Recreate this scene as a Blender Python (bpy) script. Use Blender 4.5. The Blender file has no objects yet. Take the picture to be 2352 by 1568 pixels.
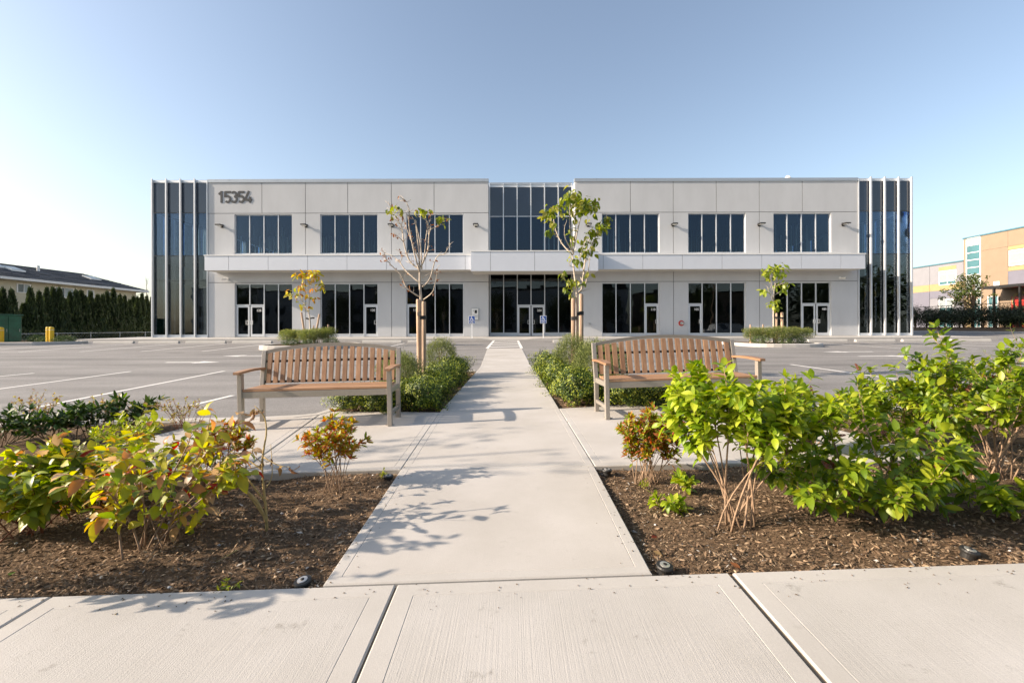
import bpy, bmesh, math, random
import numpy as np
from mathutils import Vector, Matrix

SC = bpy.context.scene
COL = SC.collection
PI = math.pi
rng = random.Random(7)
NR = np.random.default_rng(11)

# ------------------------------------------------------------------ camera
F, CX, YH, HC, ROLL = 1045.3, 1176.0, 752.0, 1.07, 0.0026
cam = bpy.data.cameras.new('camera')
cam.lens = 16.0
cam.sensor_width = 36.0
cam.shift_y = -(784 - YH) / 2352.0
cam.clip_start = 0.05
cam.clip_end = 3000
cam_o = bpy.data.objects.new('camera', cam)
COL.objects.link(cam_o)
cam_o.matrix_world = Matrix.Translation((0, 0, HC)) @ Matrix.Rotation(math.radians(90), 4, 'X') @ Matrix.Rotation(-ROLL, 4, 'Z')
SC.camera = cam_o

# ------------------------------------------------------------------ sky, sun, exposure
SUN_TRAVEL = Vector((1.0, 0.15, -0.45)).normalized()
w = bpy.data.worlds.new('World')
SC.world = w
w.use_nodes = True
nt = w.node_tree
nt.nodes.clear()
sky = nt.nodes.new('ShaderNodeTexSky')
sky.sky_type = 'NISHITA'
sky.sun_disc = False
sky.sun_elevation = math.asin(-SUN_TRAVEL.z)
sky.sun_rotation = math.atan2(-SUN_TRAVEL.x, -SUN_TRAVEL.y)
sky.altitude = 0
sky.air_density = 1.1
sky.dust_density = 1.9
sky.ozone_density = 1.5
bg = nt.nodes.new('ShaderNodeBackground')
bg.inputs['Strength'].default_value = 0.11
wo = nt.nodes.new('ShaderNodeOutputWorld')
hsv = nt.nodes.new('ShaderNodeHueSaturation')
hsv.inputs['Saturation'].default_value = 0.84
nt.links.new(sky.outputs[0], hsv.inputs['Color'])
nt.links.new(hsv.outputs[0], bg.inputs['Color'])
nt.links.new(bg.outputs[0], wo.inputs['Surface'])
sun = bpy.data.lights.new('sun', 'SUN')
sun.energy = 4.5
sun.angle = math.radians(0.5)
sun.color = (1.0, 0.84, 0.68)
sun_o = bpy.data.objects.new('sun', sun)
COL.objects.link(sun_o)
sun_o.rotation_euler = SUN_TRAVEL.to_track_quat('-Z', 'Y').to_euler()
SC.view_settings.view_transform = 'Standard'
SC.view_settings.look = 'None'
SC.view_settings.gamma = 1
SC.view_settings.use_curve_mapping = False
SC.view_settings.exposure = 1.08
SC.cycles.use_denoising = True
SC.cycles.transparent_max_bounces = 16

# ------------------------------------------------------------------ mapping helpers (photo pixel at 2352 wide -> world)
def sstep(a, b, t):
    t = min(1, max(0, (t - a) / (b - a)))
    return t * t * (3 - 2 * t)

def gz(X, Y):
    base = 0.0165 * (min(Y, 32.3) - 5.2)
    b = 0.02 * (1 - min(1, max(0, (Y - 7) / 17)))
    return base + b * 6 * math.tanh(X / 6)

def az(X, Y):                       # asphalt of the car park
    return gz(X, Y) - 0.116

def uv(x, y):
    dx, dy = x - CX, y - YH
    return (dx - ROLL * dy) / F, (dy + ROLL * dx) / F

def W(x, y, Y):
    u, v = uv(x, y)
    return Vector((u * Y, Y, HC - v * Y))

def WX(x, y, X):
    u, v = uv(x, y)
    Y = X / u
    return Vector((X, Y, HC - v * Y))

def G(x, y, fn=gz):
    u, v = uv(x, y)
    Z = 5.0
    for _ in range(60):
        Z = 0.5 * Z + 0.5 * (HC - fn(u * Z, Z)) / v
    return Vector((u * Z, Z, fn(u * Z, Z)))

# ------------------------------------------------------------------ materials
def newmat(name):
    m = bpy.data.materials.new(name)
    m.use_nodes = True
    return m, m.node_tree.nodes, m.node_tree.links, m.node_tree.nodes['Principled BSDF']

def N(nodes, t, **kw):
    n = nodes.new(t)
    for k, v in kw.items():
        if k in n.inputs:
            n.inputs[k].default_value = v
        else:
            setattr(n, k, v)
    return n

def mat(name, col, rough=0.6, metal=0.0, var=0.12, scale=6.0, detail=6.0, bump=0.0, bscale=60.0, col2=None, spec=0.5, stretch=None, objrand=0.0):
    m, n, l, p = newmat(name)
    p.inputs['Roughness'].default_value = rough
    p.inputs['Metallic'].default_value = metal
    p.inputs['Specular IOR Level'].default_value = spec
    tc = N(n, 'ShaderNodeTexCoord')
    mp = N(n, 'ShaderNodeMapping')
    if stretch:
        mp.inputs['Scale'].default_value = stretch
    l.new(tc.outputs['Object'], mp.inputs['Vector'])
    nz = N(n, 'ShaderNodeTexNoise', Scale=scale, Detail=detail, Roughness=0.6)
    l.new(mp.outputs[0], nz.inputs['Vector'])
    cr = N(n, 'ShaderNodeValToRGB')
    c2 = col2 if col2 else tuple(min(1, c * (1 + var)) for c in col)
    c1 = col if col2 else tuple(c * (1 - var) for c in col)
    cr.color_ramp.elements[0].position = 0.3
    cr.color_ramp.elements[1].position = 0.7
    cr.color_ramp.elements[0].color = (*c1, 1)
    cr.color_ramp.elements[1].color = (*c2, 1)
    l.new(nz.outputs['Fac'], cr.inputs['Fac'])
    out = cr.outputs['Color']
    if objrand > 0:
        oi = N(n, 'ShaderNodeObjectInfo')
        mr = N(n, 'ShaderNodeMapRange')
        mr.inputs['To Min'].default_value = 1 - objrand
        mr.inputs['To Max'].default_value = 1 + objrand
        l.new(oi.outputs['Random'], mr.inputs['Value'])
        mx = N(n, 'ShaderNodeMix', data_type='RGBA', blend_type='MULTIPLY')
        mx.inputs[0].default_value = 1
        l.new(out, mx.inputs[6])
        l.new(mr.outputs[0], mx.inputs[7])
        out = mx.outputs[2]
    l.new(out, p.inputs['Base Color'])
    if bump > 0:
        b2 = N(n, 'ShaderNodeTexNoise', Scale=bscale, Detail=4.0)
        l.new(mp.outputs[0], b2.inputs['Vector'])
        bp = N(n, 'ShaderNodeBump', Strength=bump, Distance=0.01)
        l.new(b2.outputs['Fac'], bp.inputs['Height'])
        l.new(bp.outputs[0], p.inputs['Normal'])
    return m

def concrete_mat(name, col, broom=0.0, stain=0.5):
    m, n, l, p = newmat(name)
    p.inputs['Roughness'].default_value = 0.85
    p.inputs['Specular IOR Level'].default_value = 0.3
    tc = N(n, 'ShaderNodeTexCoord')
    big = N(n, 'ShaderNodeTexNoise', Scale=1.1, Detail=8.0, Roughness=0.62)
    l.new(tc.outputs['Object'], big.inputs['Vector'])
    cr = N(n, 'ShaderNodeValToRGB')
    cr.color_ramp.elements[0].position = 0.28
    cr.color_ramp.elements[1].position = 0.72
    cr.color_ramp.elements[0].color = (col[0] * .84, col[1] * .83, col[2] * .80, 1)
    cr.color_ramp.elements[1].color = (col[0] * 1.07, col[1] * 1.07, col[2] * 1.07, 1)
    l.new(big.outputs['Fac'], cr.inputs['Fac'])
    fine = N(n, 'ShaderNodeTexNoise', Scale=240.0, Detail=3.0)
    l.new(tc.outputs['Object'], fine.inputs['Vector'])
    mr = N(n, 'ShaderNodeMapRange')
    mr.inputs['To Min'].default_value = .86
    mr.inputs['To Max'].default_value = 1.14
    l.new(fine.outputs['Fac'], mr.inputs['Value'])
    mx = N(n, 'ShaderNodeMix', data_type='RGBA', blend_type='MULTIPLY')
    mx.inputs[0].default_value = 1
    l.new(cr.outputs[0], mx.inputs[6]); l.new(mr.outputs[0], mx.inputs[7])
    # scuffs and dirt flecks
    fl = N(n, 'ShaderNodeTexNoise', Scale=9.0, Detail=9.0, Roughness=0.75)
    l.new(tc.outputs['Object'], fl.inputs['Vector'])
    fr = N(n, 'ShaderNodeValToRGB')
    fr.color_ramp.elements[0].position = .60
    fr.color_ramp.elements[1].position = .72
    fr.color_ramp.elements[0].color = (0, 0, 0, 1)
    fr.color_ramp.elements[1].color = (stain, stain, stain, 1)
    l.new(fl.outputs['Fac'], fr.inputs['Fac'])
    mx2 = N(n, 'ShaderNodeMix', data_type='RGBA', blend_type='MIX')
    l.new(fr.outputs[0], mx2.inputs[0])
    l.new(mx.outputs[2], mx2.inputs[6])
    mx2.inputs[7].default_value = (col[0] * .42, col[1] * .40, col[2] * .36, 1)
    l.new(mx2.outputs[2], p.inputs['Base Color'])
    bp = N(n, 'ShaderNodeBump', Strength=0.25, Distance=0.003)
    if broom > 0:
        mp = N(n, 'ShaderNodeMapping')
        mp.inputs['Scale'].default_value = (230, 1.6, 1)
        l.new(tc.outputs['Object'], mp.inputs['Vector'])
        st = N(n, 'ShaderNodeTexNoise', Scale=1.0, Detail=3.0, Distortion=0.15)
        l.new(mp.outputs[0], st.inputs['Vector'])
        ad = N(n, 'ShaderNodeMath', operation='ADD')
        l.new(fine.outputs['Fac'], ad.inputs[0]); l.new(st.outputs['Fac'], ad.inputs[1])
        l.new(ad.outputs[0], bp.inputs['Height'])
        bp.inputs['Strength'].default_value = broom
        bp.inputs['Distance'].default_value = 0.004
    else:
        l.new(fine.outputs['Fac'], bp.inputs['Height'])
    l.new(bp.outputs[0], p.inputs['Normal'])
    return m

def asphalt_mat():
    m, n, l, p = newmat('asphalt')
    p.inputs['Roughness'].default_value = 0.8
    p.inputs['Specular IOR Level'].default_value = 0.35
    tc = N(n, 'ShaderNodeTexCoord')
    mp = N(n, 'ShaderNodeMapping'); mp.inputs['Scale'].default_value = (0.35, 1.0, 1.0)
    l.new(tc.outputs['Object'], mp.inputs['Vector'])
    big = N(n, 'ShaderNodeTexNoise', Scale=0.9, Detail=9.0, Roughness=0.65)
    l.new(mp.outputs[0], big.inputs['Vector'])
    cr = N(n, 'ShaderNodeValToRGB')
    cr.color_ramp.elements[0].position = .3; cr.color_ramp.elements[1].position = .72
    cr.color_ramp.elements[0].color = (.185, .176, .166, 1)
    cr.color_ramp.elements[1].color = (.285, .272, .256, 1)
    l.new(big.outputs['Fac'], cr.inputs['Fac'])
    sp = N(n, 'ShaderNodeTexVoronoi', Scale=90.0)
    l.new(tc.outputs['Object'], sp.inputs['Vector'])
    mr = N(n, 'ShaderNodeMapRange'); mr.inputs['To Min'].default_value = .7; mr.inputs['To Max'].default_value = 1.3
    l.new(sp.outputs['Color'], mr.inputs['Value'])
    mx = N(n, 'ShaderNodeMix', data_type='RGBA', blend_type='MULTIPLY'); mx.inputs[0].default_value = 1
    l.new(cr.outputs[0], mx.inputs[6]); l.new(mr.outputs[0], mx.inputs[7])
    # tyre-polished streaks along the aisle and old oil spots
    m2 = N(n, 'ShaderNodeMapping'); m2.inputs['Scale'].default_value = (.06, .9, 1)
    l.new(tc.outputs['Object'], m2.inputs['Vector'])
    st = N(n, 'ShaderNodeTexNoise', Scale=1.3, Detail=6.0, Roughness=.6); l.new(m2.outputs[0], st.inputs['Vector'])
    sr_ = N(n, 'ShaderNodeMapRange'); sr_.inputs['From Min'].default_value = .48; sr_.inputs['From Max'].default_value = .66; sr_.inputs['To Min'].default_value = 1.0; sr_.inputs['To Max'].default_value = .72
    l.new(st.outputs['Fac'], sr_.inputs['Value'])
    oil = N(n, 'ShaderNodeTexVoronoi', Scale=.42); l.new(tc.outputs['Object'], oil.inputs['Vector'])
    wob = N(n, 'ShaderNodeTexNoise', Scale=3.0, Detail=5.0); l.new(tc.outputs['Object'], wob.inputs['Vector'])
    ad = N(n, 'ShaderNodeMath', operation='MULTIPLY_ADD'); l.new(wob.outputs['Fac'], ad.inputs[0]); ad.inputs[1].default_value = .3; l.new(oil.outputs['Distance'], ad.inputs[2])
    orr = N(n, 'ShaderNodeMapRange'); orr.inputs['From Min'].default_value = .20; orr.inputs['From Max'].default_value = .34; orr.inputs['To Min'].default_value = .62; orr.inputs['To Max'].default_value = 1.0
    l.new(ad.outputs[0], orr.inputs['Value'])
    mu = N(n, 'ShaderNodeMath', operation='MULTIPLY'); l.new(sr_.outputs[0], mu.inputs[0]); l.new(orr.outputs[0], mu.inputs[1])
    mx3 = N(n, 'ShaderNodeMix', data_type='RGBA', blend_type='MULTIPLY'); mx3.inputs[0].default_value = 1
    l.new(mx.outputs[2], mx3.inputs[6]); l.new(mu.outputs[0], mx3.inputs[7])
    l.new(mx3.outputs[2], p.inputs['Base Color'])
    bp = N(n, 'ShaderNodeBump', Strength=.5, Distance=.006)
    l.new(sp.outputs['Distance'], bp.inputs['Height']); l.new(bp.outputs[0], p.inputs['Normal'])
    return m

def wood_mat():
    m, n, l, p = newmat('bench_wood')
    p.inputs['Roughness'].default_value = .5
    tc = N(n, 'ShaderNodeTexCoord')
    oi = N(n, 'ShaderNodeObjectInfo')
    mp = N(n, 'ShaderNodeMapping'); mp.inputs['Scale'].default_value = (1, 1, 1)
    at = N(n, 'ShaderNodeAttribute', attribute_name='grain')
    av = N(n, 'ShaderNodeVectorMath', operation='ADD')
    l.new(at.outputs['Vector'], av.inputs[0])
    sc = N(n, 'ShaderNodeVectorMath', operation='SCALE'); sc.inputs[3].default_value = 37.0
    cx = N(n, 'ShaderNodeCombineXYZ')
    l.new(oi.outputs['Random'], cx.inputs[0]); l.new(oi.outputs['Random'], cx.inputs[2])
    l.new(cx.outputs[0], sc.inputs[0]); l.new(sc.outputs[0], av.inputs[1])
    nz = N(n, 'ShaderNodeTexNoise', Scale=1.0, Detail=5.0, Roughness=.6, Distortion=.6)
    l.new(av.outputs[0], nz.inputs['Vector'])
    cr = N(n, 'ShaderNodeValToRGB')
    cr.color_ramp.elements[0].position = .32; cr.color_ramp.elements[1].position = .7
    cr.color_ramp.elements[0].color = (.29, .155, .082, 1)
    cr.color_ramp.elements[1].color = (.46, .275, .155, 1)
    l.new(nz.outputs['Fac'], cr.inputs['Fac'])
    mr = N(n, 'ShaderNodeMapRange'); mr.inputs['To Min'].default_value = .74; mr.inputs['To Max'].default_value = 1.14
    l.new(oi.outputs['Random'], mr.inputs['Value'])
    mx = N(n, 'ShaderNodeMix', data_type='RGBA', blend_type='MULTIPLY'); mx.inputs[0].default_value = 1
    l.new(cr.outputs[0], mx.inputs[6]); l.new(mr.outputs[0], mx.inputs[7])
    l.new(mx.outputs[2], p.inputs['Base Color'])
    return m

def leaf_mat(name='leaf', trans=.4, rough=.42):
    m, n, l, p = newmat(name)
    p.inputs['Roughness'].default_value = rough
    p.inputs['Specular IOR Level'].default_value = .45
    at = N(n, 'ShaderNodeAttribute', attribute_name='Col')
    l.new(at.outputs['Color'], p.inputs['Base Color'])
    tr = N(n, 'ShaderNodeBsdfTranslucent')
    hs = N(n, 'ShaderNodeHueSaturation', Saturation=1.15, Value=1.5)
    l.new(at.outputs['Color'], hs.inputs['Color']); l.new(hs.outputs[0], tr.inputs['Color'])
    mx = N(n, 'ShaderNodeMixShader'); mx.inputs[0].default_value = trans
    o = n['Material Output']
    l.new(p.outputs[0], mx.inputs[1]); l.new(tr.outputs[0], mx.inputs[2]); l.new(mx.outputs[0], o.inputs['Surface'])
    return m

def attr_mat(name, rough=.9):
    m, n, l, p = newmat(name)
    p.inputs['Roughness'].default_value = rough
    p.inputs['Specular IOR Level'].default_value = .2
    at = N(n, 'ShaderNodeAttribute', attribute_name='Col')
    l.new(at.outputs['Color'], p.inputs['Base Color'])
    return m

def glass_mat(name, tint, refl=1.75, gloss_tint=(.85, .92, 1.0)):
    m, n, l, p = newmat(name)
    n.remove(p)
    g = N(n, 'ShaderNodeBsdfGlossy', Roughness=.0); g.inputs['Color'].default_value = (*gloss_tint, 1)
    tc = N(n, 'ShaderNodeTexCoord')
    nz = N(n, 'ShaderNodeTexNoise', Scale=.9, Detail=1.0)
    l.new(tc.outputs['Object'], nz.inputs['Vector'])
    bp = N(n, 'ShaderNodeBump', Strength=.05, Distance=.12)
    l.new(nz.outputs['Fac'], bp.inputs['Height']); l.new(bp.outputs[0], g.inputs['Normal'])
    t = N(n, 'ShaderNodeBsdfTransparent'); t.inputs['Color'].default_value = (*tint, 1)
    fr = N(n, 'ShaderNodeFresnel', IOR=refl)
    mx = N(n, 'ShaderNodeMixShader')
    l.new(fr.outputs[0], mx.inputs[0]); l.new(t.outputs[0], mx.inputs[1]); l.new(g.outputs[0], mx.inputs[2])
    l.new(mx.outputs[0], n['Material Output'].inputs['Surface'])
    return m

def mulch_mat():
    m, n, l, p = newmat('mulch')
    p.inputs['Roughness'].default_value = .95
    p.inputs['Specular IOR Level'].default_value = .1
    tc = N(n, 'ShaderNodeTexCoord')
    nz = N(n, 'ShaderNodeTexNoise', Scale=38.0, Detail=8.0, Roughness=.75, Distortion=.5)
    l.new(tc.outputs['Object'], nz.inputs['Vector'])
    cr = N(n, 'ShaderNodeValToRGB')
    e = cr.color_ramp.elements
    e[0].position = .3; e[1].position = .75
    e[0].color = (.055, .037, .022, 1); e[1].color = (.26, .175, .108, 1)
    l.new(nz.outputs['Fac'], cr.inputs['Fac']); l.new(cr.outputs[0], p.inputs['Base Color'])
    bp = N(n, 'ShaderNodeBump', Strength=1.0, Distance=.02)
    l.new(nz.outputs['Fac'], bp.inputs['Height']); l.new(bp.outputs[0], p.inputs['Normal'])
    return m

M = {}
M['walk'] = concrete_mat('walkway_concrete', (.47, .445, .412), broom=.12, stain=.25)
M['side'] = concrete_mat('sidewalk_concrete', (.45, .432, .405), broom=.32, stain=.75)
M['trowel'] = concrete_mat('trowelled_concrete', (.465, .445, .415), stain=.3)
M['curb'] = concrete_mat('curb_concrete', (.48, .46, .43), stain=.4)
M['joint'] = mat('joint_dirt', (.17, .135, .095), .95, bump=.5)
M['asphalt'] = asphalt_mat()
M['paint'] = mat('road_paint', (.72, .70, .66), .7, var=.12, scale=30)
M['earth'] = mat('earth', (.12, .09, .06), .95, bump=.5)
M['mulch'] = mulch_mat()
M['chip'] = attr_mat('mulch_chip', .9)
M['wall'] = mat('painted_concrete', (.47, .48, .49), .8, var=.075, scale=.6, detail=9, stretch=(1, 1, .4), bump=.08, bscale=8)
M['dark'] = mat('dark_joint', (.10, .10, .10), .8)
M['frame'] = mat('dark_frame', (.05, .05, .052), .5, metal=.2)
M['alum'] = mat('aluminium', (.62, .64, .66), .42, metal=.35, var=.03)
M['panel'] = mat('composite_panel', (.60, .62, .66), .42, metal=.15, var=.02, scale=1.5)
M['soffit'] = mat('soffit_paint', (.52, .50, .45), .7, var=.03)
M['flash'] = mat('parapet_flashing', (.36, .40, .44), .45, metal=.3, var=.05)
M['glass'] = glass_mat('tinted_glass', (.62, .65, .66), refl=1.48)
M['glass2'] = glass_mat('upper_glass', (.72, .79, .82), refl=1.5, gloss_tint=(.60, .74, .98))
M['spandrel'] = mat('spandrel_glass', (.016, .026, .046), .05, var=.05, spec=.8)
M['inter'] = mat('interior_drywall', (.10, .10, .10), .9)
M['stud'] = mat('steel_stud', (.45, .52, .55), .5, metal=.3)
M['digit'] = mat('charcoal_metal', (.012, .016, .021), .55, var=.1)
M['white'] = mat('white_paint', (.78, .78, .76), .5, var=.04)
M['black'] = mat('black_plastic', (.018, .017, .016), .5, var=.1)
M['lens'] = mat('lamp_lens', (.6, .6, .55), .3)
M['blue'] = mat('sign_blue', (.012, .07, .30), .45, var=.05)
M['red'] = mat('red_paint', (.5, .03, .02), .4)
M['bronze'] = mat('bench_metal', (.37, .335, .29), .38, metal=.35, var=.06, scale=40)
M['wood'] = wood_mat()
M['bark'] = mat('pale_bark', (.48, .41, .33), .85, var=.3, scale=14, bump=.6, bscale=30, stretch=(1, 1, .4))
M['bark2'] = mat('brown_bark', (.22, .15, .095), .85, var=.3, scale=20, bump=.5)
M['stem'] = mat('shrub_stem', (.30, .20, .125), .8, var=.3, scale=40)
M['redstem'] = mat('red_stem', (.20, .07, .03), .7, var=.3, scale=40)
M['greenstem'] = mat('tan_stem', (.38, .27, .10), .7, var=.3, scale=30)
M['stake'] = mat('lodgepole_stake', (.47, .33, .225), .8, var=.25, scale=10, bump=.4, stretch=(1, 1, .15), objrand=.15)
M['leaf'] = leaf_mat('leaf', .42)
M['leafd'] = leaf_mat('leathery_leaf', .14, .55)
M['petal'] = leaf_mat('petal', .4, .7)
M['yellow'] = mat('yellow_sleeve', (.72, .46, .012), .45, var=.06)
M['green'] = mat('green_cabinet_paint', (.012, .10, .055), .28, var=.3, scale=3)
M['siding'] = mat('beige_siding', (.52, .47, .34), .7, var=.04)
M['shingle'] = mat('roof_shingle', (.055, .062, .075), .75, var=.45, scale=9, objrand=.2)
M['trimw'] = mat('white_trim', (.74, .73, .70), .6, var=.04)
M['galv'] = mat('galvanised_steel', (.42, .43, .42), .45, metal=.5)
M['tan'] = mat('tan_stucco', (.28, .205, .14), .85, var=.05, scale=1.5)
M['lilac'] = mat('lilac_stucco', (.245, .245, .265), .85, var=.05, scale=1.5)
M['purple'] = mat('purple_stucco', (.175, .172, .21), .85, var=.05, scale=1.5)
M['cream'] = mat('cream_stucco', (.38, .285, .14), .85, var=.05, scale=1.5)
M['teal'] = mat('teal_cap', (.07, .16, .20), .5)
M['tealglass'] = mat('teal_glass', (.06, .16, .18), .06, var=.3, scale=.5, spec=.8)
M['blind'] = mat('window_blind', (.30, .34, .34), .3, var=.08)
M['metal'] = mat('sprinkler_metal', (.55, .53, .50), .3, metal=.6)
M['tyre'] = mat('tyre_rubber', (.02, .02, .02), .85)
M['carwhite'] = mat('white_car_paint', (.75, .75, .74), .25, var=.02)

# ------------------------------------------------------------------ mesh builder
WM = {}

def link(o, parent=None, local=False):
    COL.objects.link(o)
    if parent is not None:
        o.parent = parent
        if not local:
            o.matrix_parent_inverse = WM.get(parent.name, Matrix.Identity(4)).inverted()
        else:
            pass
    return o

def props(o, label=None, cat=None, group=None, kind=None):
    if label: o['label'] = label
    if cat: o['category'] = cat
    if group: o['group'] = group
    if kind: o['kind'] = kind
    return o

def empty(name, loc=(0, 0, 0), label=None, cat=None, group=None, kind=None, rot=(0, 0, 0)):
    o = bpy.data.objects.new(name, None)
    o.empty_display_size = .1
    COL.objects.link(o)
    o.location = loc
    o.rotation_euler = rot
    mw = Matrix.Translation(loc) @ Matrix.Rotation(rot[2], 4, 'Z') @ Matrix.Rotation(rot[1], 4, 'Y') @ Matrix.Rotation(rot[0], 4, 'X')
    WM[o.name] = mw
    return props(o, label, cat, group, kind)

class MB:
    def __init__(s):
        s.v = []; s.f = []; s.m = []; s.c = []; s.col = None
    def add(s, vs, fs, mi=0):
        b = len(s.v)
        s.v.extend([tuple(v) for v in vs])
        for f in fs:
            s.f.append(tuple(b + i for i in f)); s.m.append(mi); s.c.append(s.col)
        return s
    def box(s, x0, x1, y0, y1, z0, z1, mi=0):
        v = [(x0, y0, z0), (x1, y0, z0), (x1, y1, z0), (x0, y1, z0), (x0, y0, z1), (x1, y0, z1), (x1, y1, z1), (x0, y1, z1)]
        return s.add(v, [(0, 3, 2, 1), (4, 5, 6, 7), (0, 1, 5, 4), (1, 2, 6, 5), (2, 3, 7, 6), (3, 0, 4, 7)], mi)
    def hexa(s, lo, hi, mi=0):          # lo, hi: four points each, counter-clockwise
        return s.add(list(lo) + list(hi), [(0, 3, 2, 1), (4, 5, 6, 7), (0, 1, 5, 4), (1, 2, 6, 5), (2, 3, 7, 6), (3, 0, 4, 7)], mi)
    def prism(s, poly, z0, z1, mi=0, fn=None):
        n = len(poly)
        if fn is None: fn = lambda x, y: 0
        lo = [(p[0], p[1], z0 + fn(p[0], p[1])) for p in poly]
        hi = [(p[0], p[1], z1 + fn(p[0], p[1])) for p in poly]
        fs = [tuple(range(n - 1, -1, -1)), tuple(range(n, 2 * n))] + [(i, (i + 1) % n, n + (i + 1) % n, n + i) for i in range(n)]
        return s.add(lo + hi, fs, mi)
    def tube(s, pts, rad, n=6, mi=0, cap=True):
        pts = [Vector(p) for p in pts]
        if not hasattr(rad, '__len__'): rad = [rad] * len(pts)
        b = len(s.v); ring0 = None
        up = Vector((0, 0, 1))
        d0 = (pts[-1] - pts[0])
        if d0.length < 1e-9: return s
        d0.normalize()
        ref = Vector((1, 0, 0)) if abs(d0.z) > .7 else up
        vs = []; fs = []
        for i, p in enumerate(pts):
            a = pts[max(0, i - 1)]; c = pts[min(len(pts) - 1, i + 1)]
            d = (c - a)
            if d.length < 1e-9: d = d0.copy()
            d.normalize()
            x = d.cross(ref)
            if x.length < 1e-4: x = d.cross(Vector((0, 1, 0)))
            x.normalize(); y = d.cross(x)
            for k in range(n):
                t = 2 * PI * k / n
                vs.append(p + (x * math.cos(t) + y * math.sin(t)) * rad[i])
        for i in range(len(pts) - 1):
            for k in range(n):
                k2 = (k + 1) % n
                fs.append((i * n + k, i * n + k2, (i + 1) * n + k2, (i + 1) * n + k))
        if cap:
            fs.append(tuple(range(n - 1, -1, -1)))
            fs.append(tuple((len(pts) - 1) * n + k for k in range(n)))
        return s.add(vs, fs, mi)
    def lathe(s, prof, c=(0, 0, 0), n=20, mi=0):
        vs = []; fs = []
        for r, z in prof:
            for k in range(n):
                t = 2 * PI * k / n
                vs.append((c[0] + r * math.cos(t), c[1] + r * math.sin(t), c[2] + z))
        for i in range(len(prof) - 1):
            for k in range(n):
                k2 = (k + 1) % n
                fs.append((i * n + k, i * n + k2, (i + 1) * n + k2, (i + 1) * n + k))
        fs.append(tuple(range(n - 1, -1, -1)))
        fs.append(tuple((len(prof) - 1) * n + k for k in range(n)))
        return s.add(vs, fs, mi)
    def mesh(s, name, mats, smooth=False, bevel=0, segs=2):
        me = bpy.data.meshes.new(name)
        me.from_pydata(s.v, [], s.f)
        for mm in (mats if isinstance(mats, (list, tuple)) else [mats]):
            me.materials.append(mm)
        if any(s.m): me.polygons.foreach_set('material_index', s.m)
        if any(c is not None for c in s.c):
            at = me.color_attributes.new('Col', 'FLOAT_COLOR', 'CORNER')
            arr = []
            for pol, c in zip(me.polygons, s.c):
                arr.extend((list(c) + [1.0] if c is not None else [.5, .5, .5, 1.]) * pol.loop_total)
            at.data.foreach_set('color', arr)
        if bevel > 0:
            bm = bmesh.new(); bm.from_mesh(me)
            bmesh.ops.remove_doubles(bm, verts=bm.verts, dist=1e-5)
            bmesh.ops.bevel(bm, geom=[e for e in bm.edges], offset=bevel, segments=segs, profile=.6, affect='EDGES', clamp_overlap=True)
            bm.to_mesh(me); bm.free()
        if smooth:
            me.polygons.foreach_set('use_smooth', [True] * len(me.polygons))
        me.update()
        return me
    def build(s, name, mats, parent=None, local=False, smooth=False, bevel=0, label=None, cat=None, group=None, kind=None, segs=2):
        o = bpy.data.objects.new(name, s.mesh(name, mats, smooth, bevel, segs))
        link(o, parent, local)
        return props(o, label, cat, group, kind)

def inst(me, name, parent=None, loc=None, mw=None, **kw):
    o = bpy.data.objects.new(name, me)
    link(o, parent, True)
    if mw is not None: o.matrix_local = mw if parent is None else mw
    elif loc is not None: o.location = loc
    return props(o, **kw)

def grid_mesh(name, x0, x1, nx, y0, y1, ny, fn, material, smooth=True):
    xs = np.linspace(x0, x1, nx + 1); ys = np.linspace(y0, y1, ny + 1)
    vs = [(x, y, fn(x, y)) for y in ys for x in xs]
    fs = [(j * (nx + 1) + i, j * (nx + 1) + i + 1, (j + 1) * (nx + 1) + i + 1, (j + 1) * (nx + 1) + i) for j in range(ny) for i in range(nx)]
    me = bpy.data.meshes.new(name); me.from_pydata(vs, [], fs); me.materials.append(material)
    if smooth: me.polygons.foreach_set('use_smooth', [True] * len(fs))
    return me

def text_mesh(txt, size, extrude, bold=0.0):
    cu = bpy.data.curves.new('text', 'FONT')
    cu.body = txt; cu.size = size; cu.extrude = extrude; cu.offset = bold
    cu.align_x = 'CENTER'; cu.resolution_u = 4
    o = bpy.data.objects.new('text', cu)
    me = bpy.data.meshes.new_from_object(o)
    bpy.data.objects.remove(o); bpy.data.curves.remove(cu)
    return me

# ================================================================== THE SETTING
FY = 32.25

def earth_z(x, y):
    z = gz(x, y) - .26
    if x > 33: z += .25 * sstep(33, 41, x)
    return z
xs = [-400, -200, -100, -60] + list(np.linspace(-45, 60, 71)) + [90, 150, 250, 400]
ys = [-300, -120, -60, -30] + list(np.linspace(-12, 70, 61)) + [110, 200, 400, 800]
vs = [(x, y, earth_z(x, y)) for y in ys for x in xs]
nx_ = len(xs)
fs = [(j * nx_ + i, j * nx_ + i + 1, (j + 1) * nx_ + i + 1, (j + 1) * nx_ + i) for j in range(len(ys) - 1) for i in range(nx_ - 1)]
b = MB(); b.add(vs, fs)
b.build('ground', M['earth'], kind='structure', smooth=True)

me = grid_mesh('parking_lot', -31.5, 31, 125, 5.72, 60, 180, az, M['asphalt'])
props(link(bpy.data.objects.new('parking_lot', me)), kind='structure')
# side lane right of the building, a little higher
def lane_z(x, y): return az(x, y) + .20 * sstep(31, 38, x)
me = grid_mesh('side_lane', 31, 40.95, 20, 5.72, 70, 60, lane_z, M['asphalt'])
props(link(bpy.data.objects.new('side_lane', me)), kind='structure')

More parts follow.
